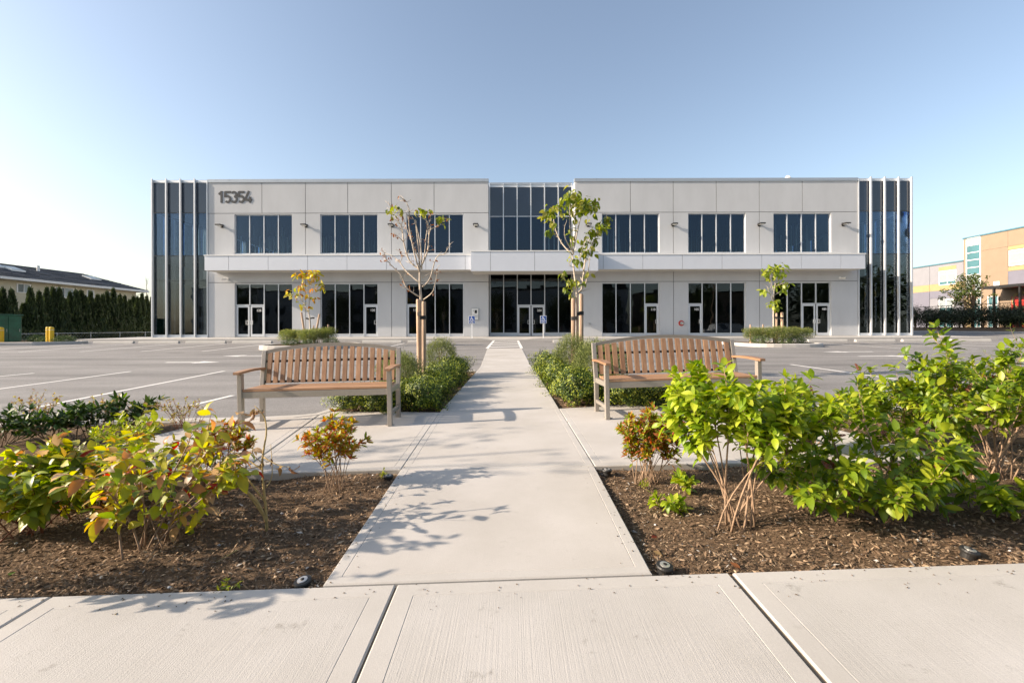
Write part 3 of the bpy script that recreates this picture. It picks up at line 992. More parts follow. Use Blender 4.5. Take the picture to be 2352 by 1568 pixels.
def window(x0, x1, z0, z1, Y, n=4, doors=(), key='glass', sill=.0, name='window'):
    """frame with mullions, panes and doors; doors: list of (pane index, hinge side, number)"""
    fr = MB(); D0, D1 = Y - .06, Y + .06
    xs = [x0 + (x1 - x0) * i / n for i in range(n + 1)]
    di = {d[0]: d for d in doors}
    bar(fr, x0, x0 + FW, D0, D1, z0, z1); bar(fr, x1 - FW, x1, D0, D1, z0, z1)
    bar(fr, x0 + FW, x1 - FW, D0, D1, z1 - FW, z1)
    f = None
    pl = []
    for i in range(n):
        a = xs[i] + (FW if i == 0 else FW / 2); c = xs[i + 1] - (FW if i == n - 1 else FW / 2)
        if i < n - 1:
            dd = (i in di) and (i + 1 in di)
            bar(fr, xs[i + 1] - FW / 2, xs[i + 1] + FW / 2, D0 - .012, D1, (2.72 if dd else z0), z1 - FW)
        if i in di:
            bar(fr, a, c, D0, D1, 2.68, 2.75)
            pl.append(('p', a, c, 2.75, z1 - FW)); pl.append(('d', a, c, di[i][1], di[i][2]))
        else:
            bar(fr, a, c, D0, D1, z0 + sill, z0 + sill + FW)
            if sill > 0: bar(fr, a, c, D0 + .02, D1, z0, z0 + sill - .03); bar(fr, a, c, D0 + .05, D1, z0 + sill - .03, z0 + sill)
            pl.append(('p', a, c, z0 + sill + FW, z1 - FW))
    f = fr.build(name, M['alum'], bld)
    for p in pl:
        if p[0] == 'p': pane(f, p[1], p[2], p[3], p[4], Y, key)
        else: door(f, p[1] + .01 if True else p[1], p[2] - .01, Y, p[3], p[4])
    return f
GY = FY + .16
for a, c in WIN: window(a, c, UW[0], UW[1], GY, 4, key='glass2')
DOORS = [[(0, 'l', None), (1, 'r', '125')], [(3, 'l', '120')], [(0, 'l', '115')], [(3, 'l', '110')], [(0, 'l', '105')], [(2, 'l', None), (3, 'r', '100')]]
for (a, c), d in zip(WIN, DOORS): window(a, c, LWZ[0], LWZ[1], GY, 4, d, sill=.16)
# recessed entrance glazing
CY = FY + 1.4; cx0, cx1 = -1.62, 4.44
cw = window(cx0, cx1, BASE, 5.16, CY, 6, [(2, 'l', None), (3, 'r', '200')], sill=.2, name='entrance_glazing')
m_ = MB()
bar(m_, cx0, cx1, CY - .06, CY + .06, 11.42, 11.60); bar(m_, cx0, cx1, CY - .06, CY + .06, 6.0, 6.30); bar(m_, cx0, cx1, CY - .055, CY + .06, 9.24, 9.29)
ug = m_.build('upper_glazing', M['alum'], bld)
dx = (cx1 - cx0) / 6
for i in range(7):
    f_ = MB(); x = cx0 + dx * i
    f_.box(x - .035, x + .035, CY - .20, CY - .06, 6.3, 11.66); f_.build('mullion', M['alum'], ug)
    if i < 6:
        pane(ug, x + .03, x + dx - .03, 6.30, 9.24, CY, 'glass2'); pane(ug, x + .03, x + dx - .03, 9.29, 11.42, CY, 'spandrel', 'spandrel_pane')
m_ = MB(); m_.box(cx0 - .03, cx1 + .03, CY - .1, CY + .12, 11.60, 11.75); m_.build('parapet_cap', M['flash'], bld)
m_ = MB(); m_.box(cx0, cx1, CY - .05, CY + .05, 5.16, 5.98); m_.build('spandrel_band', M['dark'], bld)

# ---- corner bays
def tower(x0, x1, fins, left):
    mb = MB(); Yg = FY + .02
    ztop = 11.37
    n = 4; d = (x1 - x0) / n
    bar(mb, x0, x1, Yg - .06, Yg + .06, BASE + .03, .62); bar(mb, x0 - .04, x1 + .04, Yg - .16, Yg + .06, BASE - .1, BASE + .03)
    ft = empty('corner_glazing', (x0, FY, BASE)); ft.parent = bld; ft.matrix_parent_inverse = WM[bld.name].inverted()
    mb.build('sill', M['alum'], ft)
    for z in (6.20, 9.22):
        m2 = MB(); bar(m2, x0, x1, Yg - .03, Yg + .05, z, z + .04); m2.build('transom', M['frame'], ft)
    m2 = MB(); bar(m2, x0, x1, Yg - .06, Yg + .06, ztop, ztop + .16); m2.build('head_rail', M['alum'], ft)
    for i in range(n):
        a, c = x0 + d * i + .03, x0 + d * (i + 1) - .03
        pane(ft, a, c, .62, 6.20, Yg); pane(ft, a, c, 6.24, 9.22, Yg, 'glass2'); pane(ft, a, c, 9.26, ztop, Yg, 'spandrel', 'spandrel_pane')
    for x in fins:
        f_ = MB()
        pass
        f_.add([(x - .042, FY - .19, BASE + .03), (x + .042, FY - .19, BASE + .03), (x + .042, FY - .045, BASE + .03), (x - .042, FY - .045, BASE + .03),
                (x - .042, FY - .19, ztop + .26), (x + .042, FY - .19, ztop + .26), (x + .042, FY - .045, ztop + .20), (x - .042, FY - .045, ztop + .20)],
               [(0, 3, 2, 1), (4, 5, 6, 7), (0, 1, 5, 4), (1, 2, 6, 5), (2, 3, 7, 6), (3, 0, 4, 7)])
        f_.build('fin', M['alum'], ft)
    # glazed return along the side of the building
    xs_ = x0 if left else x1
    sb = MB()
    for k in (0, 2, 5):
        y = FY + .1 + 1.02 * k
        sb.box(xs_ - .03, xs_ + .03, y - .015, y + .015, BASE + .03, ztop + .16)
    for z in (.5, 6.2, 9.22, ztop): sb.box(xs_ - .045, xs_ + .045, FY + .13, FY + 5.2, z, z + .06)
    so = sb.build('side_glazing', M['frame'], bld)
    for z0, z1, key in ((.56, 6.2, 'glass'), (6.26, 9.22, 'glass2'), (9.28, ztop, 'spandrel')):
        for k in range(5):
            y = FY + .13 + 1.02 * k
            m2 = MB(); m2.box(xs_ - .012, xs_ + .012, y, y + 1.0, z0, z1); m2.build('pane', M[key], so)
    for k in range(4):
        m2 = MB(); m2.box(xs_ - .012, xs_ + .012, FY + 5.7 + 2.8 * k, FY + 8.0 + 2.8 * k, 6.3, 9.2); m2.build('pane', M['glass2'], so)
    cp = MB(); cp.box(x0 - .03, x1 + .03, FY + .0, FY + 5.2, ztop + .165, ztop + .20); cp.build('parapet_cap', M['flash'], bld)
tower(-25.45, -21.56, [-25.38, -24.38, -23.38, -22.37], True)
tower(24.56, 28.25, [25.35, 26.33, 27.31, 28.22], False)
for xa in (-21.60, 24.53):
    m_ = MB(); m_.box(xa, xa + .07, FY - .05, FY + .05, BASE, 11.5); m_.build('corner_trim', M['alum'], bld)

# ---- canopies of composite panels
def canopy(x0, x1, Yf, z0, z1, joints, ya, yb_):
    b_ = MB()
    b_.box(x0 + .03, x1 - .03, Yf + .03, ya, z0 + .03, z1 - .07)
    b_.box(x0 + .02, x1 - .02, Yf + .025, ya, z0 + .004, z0 + .029, 1)
    c_ = b_.build('canopy', [M['dark'], M['soffit']], bld)
    js_ = [x0] + joints + [x1]
    for a, c in zip(js_[:-1], js_[1:]):
        p = MB(); p.box(a + .011, c - .011, Yf, Yf + .028, z0, z1 - .065); p.build('fascia_panel', M['panel'], c_)
    for xx in (x0, x1 - .026):
        p = MB(); p.box(xx, xx + .026, Yf + .031, yb_, z0, z1 - .065); p.build('fascia_panel', M['panel'], c_)
    p = MB(); p.box(x0 - .03, x1 + .03, Yf - .035, ya, z1 - .062, z1); p.build('canopy_cap', M['trimw'], c_)
    return c_
Yf = FY - 1.3
pj = lambda xs_, Y: [(x - CX) / F * Y for x in xs_]
canopy(-20.91, -2.78, Yf, 5.007, 6.055, pj([525.4, 616.2, 706.8, 797.3, 887.9, 978.4, 1068.9], Yf), FY - .002, FY - .002)
canopy(5.80, 24.05, Yf, 5.007, 6.055, pj([1386, 1477, 1568, 1659, 1750, 1841, 1932], Yf), FY - .002, FY - .002)
Yc = FY - 2.05
canopy(-2.72, 5.74, Yc, 4.816, 6.174, pj([1126.8, 1228.5, 1331], Yc), FY - .002, FY - .002)
m_ = MB(); m_.box(cx0, cx1, FY - .002, CY - .062, 5.2, 5.9); m_.build('entrance_soffit', M['soffit'], bld)

# ---- things fixed to the facade
def lamp_meshes():
    h = MB(); h.hexa([(-.19, -.56, -.02), (.19, -.56, -.02), (.19, -.1, -.05), (-.19, -.1, -.05)], [(-.17, -.54, .05), (.17, -.54, .05), (.17, -.1, .07), (-.17, -.1, .07)])
    a = MB(); a.box(-.05, .05, -.1, -.02, -.05, .05); a.box(-.09, .09, -.02, 0, -.12, .12)
    l = MB(); l.hexa([(-.13, -.50, -.045), (.13, -.50, -.045), (.13, -.2, -.06), (-.13, -.2, -.06)], [(-.13, -.50, -.024), (.13, -.50, -.024), (.13, -.2, -.046), (-.13, -.2, -.046)])
    return h.mesh('lamp_head', M['black'], bevel=.012), a.mesh('bracket', M['black']), l.mesh('lens', M['lens'])
LM = lamp_meshes()
LPX = [(504, 'leftmost on the facade, beside the left corner glazing'), (698.9, 'between the first and second upper windows from the left'), (898.6, 'left of the bare tree, by the third upper window'), (1093.4, 'just left of the recessed entrance'),
       (1353, 'half hidden behind the leafy tree right of the entrance'), (1550, 'left of the middle upper window of the right wing'), (1750, 'right of the middle upper window of the right wing'), (1944.6, 'rightmost, beside the right corner glazing')]
for px, lab in LPX:
    X = (px - CX) / F * (FY - .33)
    e = empty('wall_lamp', (X * (FY - .0) / (FY + .0), FY, 8.30), 'dark flat wall lamp ' + lab, 'wall lamp', 'wall lamps on the facade')
    for mm, nm in zip(LM, ('lamp_head', 'bracket', 'lens')): inst(mm, nm, e)
def arc(cx, cy, rx, ry, a0, a1, n=12): return [(cx + rx * math.cos(math.radians(a0 + (a1 - a0) * i / n)), cy + ry * math.sin(math.radians(a0 + (a1 - a0) * i / n))) for i in range(n + 1)]
DIG = {'1': [[(-.14, .60), (.06, .75)], [(.06, .83), (.06, 0)]],
       '5': [[(.24, .755), (-.16, .755)], [(-.15, .80), (-.18, .40), (-.10, .46)] + arc(.0, .26, .19, .21, 100, -135)],
       '3': [arc(.0, .585, .175, .17, 150, -85), arc(.0, .25, .20, .20, 85, -145)],
       '4': [[(.04, .83), (-.22, .24)], [(-.27, .20), (.27, .20)], [(.12, .42), (.12, 0)]]}
num = empty('address_number', (0, FY, 0), 'raised dark street number 15354 high on the left of the facade', 'number sign')
xd = [688, 742, 792, 848, 905]
for dch, xp in zip('15354', xd):
    X = ((400 + xp / 2.6133) / 1.30612 - CX) / F * FY
    m_ = MB()
    for si, st_ in enumerate(DIG[dch]):
        hw = .074; q = [Vector(p) for p in st_]; n = len(q); L_, R_ = [], []
        for i in range(n):
            d = (q[min(i + 1, n - 1)] - q[max(i - 1, 0)]).normalized(); nn = Vector((-d.y, d.x))
            if 0 < i < n - 1:
                d1 = (q[i] - q[i - 1]).normalized(); k_ = 1 / max(.5, nn.dot(Vector((-d1.y, d1.x))))
            else: k_ = 1
            L_.append(q[i] + nn * hw * k_); R_.append(q[i] - nn * hw * k_)
        e = .002 * si
        for i in range(n - 1):
            pts = [L_[i], R_[i], R_[i + 1], L_[i + 1]]
            m_.hexa([(X + p.x, FY - .022 - e, 9.95 + p.y) for p in pts], [(X + p.x, FY - .004, 9.95 + p.y) for p in pts])
    m_.build('digit', M['digit'], num)
def cam_thing(px, py, lab):
    p = W(px, py, FY); X, z = p.x, p.z
    e = empty('security_camera', (X, FY, z), lab, 'security camera', 'security cameras under the canopy')
    m_ = MB(); m_.box(-.07, .07, -.05, 0, -.07, .07); m_.tube([(0, -.05, 0), (0, -.16, -.03)], .03, 8); m_.build('mount', M['white'], e, local=True)
    m_ = MB(); m_.tube([(.05, -.14, -.03), (-.18 if X < 0 else .18, -.34, -.06)], [.065, .07], 10); m_.build('camera_body', M['white'], e, local=True)
    m_ = MB(); s = -1 if X < 0 else 1; m_.tube([(s * .18, -.34, -.06), (s * .186, -.347, -.061)], [.055, .055], 10); m_.build('lens', M['black'], e, local=True)
cam_thing(523, 641, 'small white security camera under the left end of the canopy')
cam_thing(1929, 638, 'small white security camera under the right end of the canopy')
# intercom
p = W(1091, 721.5, FY)
e = empty('entry_intercom', (p.x, FY, p.z), 'pale wall intercom panel with screen and button list left of the entrance', 'intercom')
m_ = MB(); m_.box(-.27, .27, -.07, 0, -.43, .43); m_.build('housing', M['galv'], e, local=True, bevel=.012)
m_ = MB(); m_.box(-.22, .22, -.078, -.071, -.38, .38); m_.build('face_plate', M['trimw'], e, local=True)
m_ = MB(); m_.box(-.02, .15, -.084, -.079, .06, .29); m_.build('screen', M['black'], e, local=True)
m_ = MB(); m_.box(-.15, -.06, -.084, -.079, .2, .29)
for k in range(4): m_.box(-.15 + .09 * k, -.10 + .09 * k, -.084, -.079, -.25, -.02)
m_.build('button_list', M['galv'], e, local=True)
# fire department connection
p = W(1564.6, 742, FY)
e = empty('fire_connection', (p.x, FY, p.z), 'round red and silver fire hose connection low on the right wing', 'hose connection')
m_ = MB()
for k in range(16):
    a0, a1 = 2 * PI * k / 16, 2 * PI * (k + 1) / 16
    v = []
    for r, y in ((.2, 0), (.2, -.03), (.12, -.03), (.12, 0)):
        v += [(r * math.cos(a0), y, r * math.sin(a0)), (r * math.cos(a1), y, r * math.sin(a1))]
    m_.add(v, [(0, 1, 3, 2), (2, 3, 5, 4), (4, 5, 7, 6)])
m_.build('red_plate', M['red'], e, local=True)
m_ = MB(); m_.tube([(0, 0, 0), (0, -.14, 0)], [.11, .11], 14); m_.tube([(.02, -.14, .0), (.1, -.26, -.03)], [.07, .08], 12); m_.build('hose_inlet', M['galv'], e, local=True)
p = W(1354, 743.5, FY)
e = empty('hose_tap', (p.x, FY, p.z), 'small metal hose tap on the grey wall right of the entrance', 'tap')
m_ = MB(); m_.tube([(0, 0, 0), (0, -.12, 0), (0, -.16, -.08)], .035, 8); m_.build('spout', M['galv'], e, local=True)
m_ = MB(); m_.box(-.07, .07, -.10, -.08, .05, .09); m_.build('handle', M['galv'], e, local=True)
# roof vent
p = W(1800, 402, FY + 6)
e = empty('roof_vent', (p.x, FY + 6, 11.25), 'white hooded vent pipe rising above the right roof edge', 'vent pipe')
m_ = MB(); m_.tube([(0, 0, 0), (0, 0, 1.75)], .12, 10); m_.build('pipe', M['trimw'], e, local=True)
m_ = MB(); m_.tube([(-.05, 0, 1.7), (.1, 0, 2.0), (.42, 0, 2.35)], [.15, .2, .24], 10); m_.build('hood', M['trimw'], e, local=True)

# accessible parking signs
def permit_sign(px, base_y, lab):
    g0 = Vector(((px - CX) / F * 28.85, 28.85, apr_z(0, 28.85)))
    e = empty('accessible_parking_sign', g0, lab, 'parking sign', 'blue accessible parking signs')
    m_ = MB(); m_.box(-.035, .035, -.02, .02, 0, 1.42); m_.build('post', M['white'], e, local=True)
    m_ = MB(); m_.box(-.2, .2, -.034, -.021, .93, 1.42); pl = m_.build('sign_plate', M['white'], e, local=True, bevel=.004)
    m_ = MB(); m_.box(-.178, .178, -.0375, -.0345, 1.09, 1.40); m_.box(-.178, .178, -.0375, -.0345, .945, 1.065); m_.build('blue_field', M['blue'], e, local=True)
    m_ = MB()
    for i, q in enumerate(SYM):
        yy = -.039 - .0006 * (i % 3)
        m_.add([((a - .52) * .29, yy, 1.105 + c * .28) for a, c in q], [tuple(range(len(q)))])
    m_.build('wheelchair_symbol', M['white'], e, local=True)
    for txt, z in (('PERMIT', 1.008), ('REQUIRED', .956)):
        me = text_mesh(txt, .052, .0005, .001); me.materials.append(M['white'])
        o = bpy.data.objects.new('lettering', me); COL.objects.link(o); o.parent = e; o.location = (0, -.0395, z); o.rotation_euler = (PI / 2, 0, 0)
permit_sign(1084, 777, 'blue wheelchair parking sign on a white post beside the wall intercom')
permit_sign(1248, 777, 'blue wheelchair parking sign on a white post before the entrance doors')

# wheel stops
m_ = MB()
pr = [(-.10, 0), (-.085, .09), (-.05, .14), (.05, .14), (.085, .09), (.10, 0)]
v = [(-1.1, a, z) for a, z in pr] + [(1.1, a, z) for a, z in pr]
m_.add(v, [tuple(range(5, -1, -1)), tuple(range(6, 12))] [::-1] + [(i, i + 1, 7 + i, 6 + i) for i in range(5)])
bmw = m_.mesh('wheel_stop', M['curb'], bevel=.012)
stops = [(-22.4, 'leftmost, before the left corner glazing'), (-19.8, 'second from the left, before the left corner glazing'), (-17.2, 'third from the left, before door 125'), (-14.6, 'fourth from the left, beside the left planted island'),
         (-7.3, 'right of the left planted island'), (-4.75, 'left of the bare tree stakes'), (3.4, 'right of the hatched crossing'), (17.75, 'right of the right planted island'), (20.4, 'before the right corner glazing'), (23.05, 'under the right corner bay edge'), (25.75, 'second from the right, above the far right shrubs'), (28.9, 'rightmost, at the end of the car park')]
for x, lab in stops:
    o = bpy.data.objects.new('wheel_stop', bmw); link(o); o.location = (x, 25.6 + rng.uniform(-.05, .05), az(x, 25.6) - .002); o.rotation_euler[2] = rng.uniform(-.012, .012)
    props(o, 'pale concrete wheel stop, ' + lab, 'wheel stop', 'wheel stops before the building')

# ================================================================== BENCHES
def grain(me, axis):
    k = [22.0, 22.0, 22.0]; k[axis] = 2.2
    at = me.attributes.new('grain', 'FLOAT_VECTOR', 'POINT')
    at.data.foreach_set('vector', [c * k[i] for v in me.vertices for i, c in enumerate(v.co)])
    return me
def bench(label, FL, FR, RL, RR, nslat=19):
    FL, FR, RL, RR = [G(*p) for p in (FL, FR, RL, RR)]
    mid = (FL + FR) / 2; mid = Vector((mid.x, mid.y, 0))
    L = (Vector(FR[:2]) - Vector(FL[:2])).length; D = .53
    yaw = math.atan2(FR.y - FL.y, FR.x - FL.x)
    tilt = math.atan2(gz(FR.x, FR.y) - gz(FL.x, FL.y), L)
    z0 = (gz(FR.x, FR.y) + gz(FL.x, FL.y)) / 2 + .002
    root = empty('park_bench', (mid.x, mid.y, z0), label, 'bench', 'slatted benches beside the walkway', rot=(0, -tilt, yaw))
    h = L / 2; SZ, AZ = .412, .618
    def back_y(z): return D - .055 + max(0, z - .36) * .20
    def arch(x): return .825 + .088 * (1 - (x / h) ** 2)
    for s in (-1, 1):
        m_ = MB(); xo = s * (h - .024)
        m_.box(xo - .024, xo + .024, 0, .06, 0, AZ); m_.build('front_leg', M['bronze'], root, True, bevel=.004)
        m_ = MB(); y0 = D - .055
        m_.hexa([(xo - .024, y0, 0), (xo + .024, y0, 0), (xo + .024, y0 + .055, 0), (xo - .024, y0 + .055, 0)], [(xo - .024, y0, .36), (xo + .024, y0, .36), (xo + .024, y0 + .055, .36), (xo - .024, y0 + .055, .36)])
        zt = .85; yt = back_y(zt)
        m_.hexa([(xo - .024, y0, .361), (xo + .024, y0, .361), (xo + .024, y0 + .055, .361), (xo - .024, y0 + .055, .361)], [(xo - .024, yt, zt), (xo + .024, yt, zt), (xo + .024, yt + .055, zt), (xo - .024, yt + .055, zt)])
        m_.build('rear_leg', M['bronze'], root, True, bevel=.003)
        m_ = MB(); m_.box(xo - .018, xo + .018, .061, D - .056, .366, .422); m_.build('seat_rail', M['bronze'], root, True, bevel=.003)
        m_ = MB(); m_.box(xo - .016, xo + .016, .061, D - .056, .115, .155); m_.build('stretcher', M['bronze'], root, True, bevel=.003)
        m_ = MB(); m_.box(xo - .02 - .04 * (s > 0), xo + .02 + .04 * (s < 0), .065, .115, 0, .008); m_.box(xo - .02 - .04 * (s > 0), xo + .02 + .04 * (s < 0), D + .002, D + .05, 0, .008)
        m_.build('foot_plate', M['bronze'], root, True)
        m_ = MB(); ya = back_y(AZ) + .004
        n = 8; pts = []
        for i in range(n + 1):
            t = i / n; y = -.06 + (ya + .06) * t; z = AZ + .002 + .014 * math.sin(t * PI * .9)
            wd = .040 + .004 * math.sin(t * PI)
            if i == 0: wd *= .75
            pts.append((y, z, wd))
        for (ya0, za0, w0), (ya1, za1, w1) in zip(pts[:-1], pts[1:]):
            m_.hexa([(xo - w0, ya0, za0), (xo + w0, ya0, za0), (xo + w1, ya1, za1), (xo - w1, ya1, za1)], [(xo - w0, ya0, za0 + .026), (xo + w0, ya0, za0 + .026), (xo + w1, ya1, za1 + .026), (xo - w1, ya1, za1 + .026)])
        o = m_.build('armrest', M['wood'], root, True); grain(o.data, 1)
    m_ = MB(); m_.box(-h + .049, h - .049, .012, .048, .352, .42); m_.build('front_rail', M['bronze'], root, True, bevel=.004)
    m_ = MB(); m_.box(-h + .049, h - .049, D - .05, D - .02, .37, .42); m_.build('rear_rail', M['bronze'], root, True, bevel=.003)
    ns = 5; wd = (D - .075) / ns
    for i in range(ns):
        m_ = MB(); y0 = .004 + wd * i
        m_.box(-h + .052, h - .052, y0 + .008, y0 + wd - .008, .424, .45)
        o = m_.build('seat_slat', M['wood'], root, True, bevel=.004); grain(o.data, 0)
    # arched top rail
    m_ = MB(); n = 24
    for i in range(n):
        a, c = -h + .049 + (2 * h - .098) * i / n, -h + .049 + (2 * h - .098) * (i + 1) / n
        za, zc = arch(a), arch(c)
        m_.hexa([(a, back_y(za) + .004, za - .02), (c, back_y(zc) + .004, zc - .02), (c, back_y(zc) + .05, zc - .022), (a, back_y(za) + .05, za - .022)],
                [(a, back_y(za) + .004, za + .02), (c, back_y(zc) + .004, zc + .02), (c, back_y(zc) + .052, zc + .018), (a, back_y(za) + .052, za + .018)])
    m_.build('top_rail', M['bronze'], root, True)
    for z in (.475, .72):
        m_ = MB(); y = back_y(z) + .030
        m_.box(-h + .049, h - .049, y, y + .012, z - .014, z + .014); m_.build('back_rail', M['black'], root, True)
    pit = (2 * h - .098 - .012) / nslat
    for i in range(nslat):
        xc = -h + .049 + .006 + pit * (i + .5); sw = pit * .33
        m_ = MB()
        zb = .46; ta, tc = arch(xc - sw) - .024, arch(xc + sw) - .024
        m_.hexa([(xc - sw, back_y(zb) + .006, zb), (xc + sw, back_y(zb) + .006, zb), (xc + sw, back_y(zb) + .028, zb), (xc - sw, back_y(zb) + .028, zb)],
                [(xc - sw, back_y(ta) + .006, ta), (xc + sw, back_y(tc) + .006, tc), (xc + sw, back_y(tc) + .028, tc), (xc - sw, back_y(ta) + .028, ta)])
        o = m_.build('back_slat', M['wood'], root, True, bevel=.003); grain(o.data, 2)
    return root
bench('slatted wooden bench with metal frame left of the walkway, bare tree behind it', (546, 990), (900, 979), (608, 964), (925, 956))
bench('slatted wooden bench with metal frame right of the walkway, bright green shrub before it', (1392, 964), (1752, 951), (1378, 942), (1730, 930))

# ================================================================== PLANT TOOLS
def leaf_mesh(L, Wd, col, fold=.25, curl=.25, widest=.45, wave=0.0, m='leaf', seed=0, rows=(0, .16, .38, .62, .84, 1.0), tipcol=None, twist=0.0):
    r = random.Random(seed)
    vs = []; fs = []; cs = []
    n = len(rows)
    ang = 0; y = 0; z = 0; prev = 0
    for i, t in enumerate(rows):
        dt = (t - prev) * L; prev = t
        ang = -curl * t * 2.0 + wave * r.uniform(-.5, .5)
        y += math.cos(ang) * dt; z += math.sin(ang) * dt
        k = t / widest if t < widest else (1 - t) / (1 - widest)
        hw = Wd / 2 * math.sin(max(0, min(1, k)) * PI / 2) ** (.8)
        if i in (0, n - 1): hw = Wd * .03
        lf = fold * hw
        tw = twist * t
        for sx in (-1, 0, 1):
            xx = sx * hw; zz = (lf if sx else 0) + wave * r.uniform(-.15, .15) * Wd
            vs.append((xx * math.cos(tw) - zz * math.sin(tw), y, z + xx * math.sin(tw) + zz * math.cos(tw)))
            c = col if not tipcol else [a + (b_ - a) * t for a, b_ in zip(col, tipcol)]
            kk = 1.12 if sx == 0 else 1.0
            cs.append((c[0] * kk, c[1] * kk, c[2] * kk, 1))
    for i in range(n - 1):
        b_ = i * 3
        fs += [(b_, b_ + 1, b_ + 4, b_ + 3), (b_ + 1, b_ + 2, b_ + 5, b_ + 4)]
    me = bpy.data.meshes.new('leaf'); me.from_pydata(vs, [], fs)
    at = me.color_attributes.new('Col', 'FLOAT_COLOR', 'POINT'); at.data.foreach_set('color', [x for c in cs for x in c])
    me.polygons.foreach_set('use_smooth', [True] * len(fs))
    me.materials.append(M[m]); me.update()
    return me
def palette(cols, L, Wd, n=3, m='leaf', fold=.25, curl=.25, widest=.45, wave=.1, tip=None):
    out = []
    for i, c in enumerate(cols):
        for k in range(n):
            j = .88 + .24 * k / max(1, n - 1)
            cc = tuple(x * j for x in c)
            out.append(leaf_mesh(L, Wd, cc, fold * (.6 + .4 * k), curl * (.3 + .7 * k), widest, wave, m, 100 * i + k, tipcol=(tuple(x * j for x in tip[i]) if tip else None), twist=.25 * (k - 1)))
    return out
def leaf_matrix(p, d, up, s, r):
    d = d.normalized()
    n_ = up - d * up.dot(d)
    if n_.length < 1e-3: n_ = Vector((1, 0, 0)) - d * d.x
    n_.normalize(); x = d.cross(n_)
    mm = Matrix((x, d, n_)).transposed().to_4x4()
    mm = mm @ Matrix.Diagonal((s, s, s, 1)); mm.translation = p
    return mm
def joined(name, meshes, mats, choice, parent, kind=None, material='leaf'):
    Vs, Fs, Cs = [], [], []; off = 0
    mats = np.array([[list(r_) for r_ in m_] for m_ in mats]); choice = np.array(choice)
    for vi, me in enumerate(meshes):
        sel = mats[choice == vi]
        if len(sel) == 0: continue
        co = np.empty(len(me.vertices) * 3); me.vertices.foreach_get('co', co); co = co.reshape(-1, 3)
        ca = np.empty(len(me.vertices) * 4); me.color_attributes['Col'].data.foreach_get('color', ca); ca = ca.reshape(-1, 4)
        q = np.array([list(p.vertices) for p in me.polygons])
        V = np.einsum('kij,nj->kni', sel[:, :3, :3], co) + sel[:, None, :3, 3]
        k, n = len(sel), len(co)
        Vs.append(V.reshape(-1, 3)); Cs.append(np.tile(ca, (k, 1)))
        Fs.append((q[None] + (np.arange(k) * n)[:, None, None] + off).reshape(-1, q.shape[1])); off += k * n
    V, C_, Q = np.concatenate(Vs), np.concatenate(Cs), np.concatenate(Fs)
    return raw_mesh(name, V, Q, C_, M[material], parent, kind)
def raw_mesh(name, V, Q, C_, material, parent=None, kind=None, only_mesh=False):
    me = bpy.data.meshes.new(name)
    me.vertices.add(len(V)); me.vertices.foreach_set('co', V.astype(np.float32).ravel())
    me.loops.add(Q.size); me.loops.foreach_set('vertex_index', Q.astype(np.int32).ravel())
    me.polygons.add(len(Q)); me.polygons.foreach_set('loop_start', (np.arange(len(Q)) * Q.shape[1]).astype(np.int32))
    at = me.color_attributes.new('Col', 'FLOAT_COLOR', 'POINT'); at.data.foreach_set('color', C_.astype(np.float32).ravel())
    me.materials.append(material); me.update(calc_edges=True)
    if only_mesh: return me
    o = bpy.data.objects.new(name, me); link(o, parent, True)
    return props(o, kind=kind)
def place_leaves(root, meshes, mats, choice, maxobj=300, name='leaf', material='leaf'):
    base = Vector(root.location)
    camp = Vector((0, 0, HC))
    order = sorted(range(len(mats)), key=lambda i: (base + mats[i].translation - camp).length)
    near, rest = order[:maxobj], order[maxobj:]
    for i in near:
        o = bpy.data.objects.new(name, meshes[choice[i]]); COL.objects.link(o); o.parent = root; o.matrix_local = mats[i]
    if rest:
        joined('foliage', meshes, [mats[i] for i in rest], [choice[i] for i in rest], root, 'stuff', material)
def bez(p0, p1, p2, p3, n):
    out = []
    for i in range(n + 1):
        t = i / n; u = 1 - t
        out.append(p0 * u ** 3 + p1 * 3 * u * u * t + p2 * 3 * u * t * t + p3 * t ** 3)
    return out
def rv(r, s=1.0): return Vector((r.gauss(0, s), r.gauss(0, s), r.gauss(0, s)))
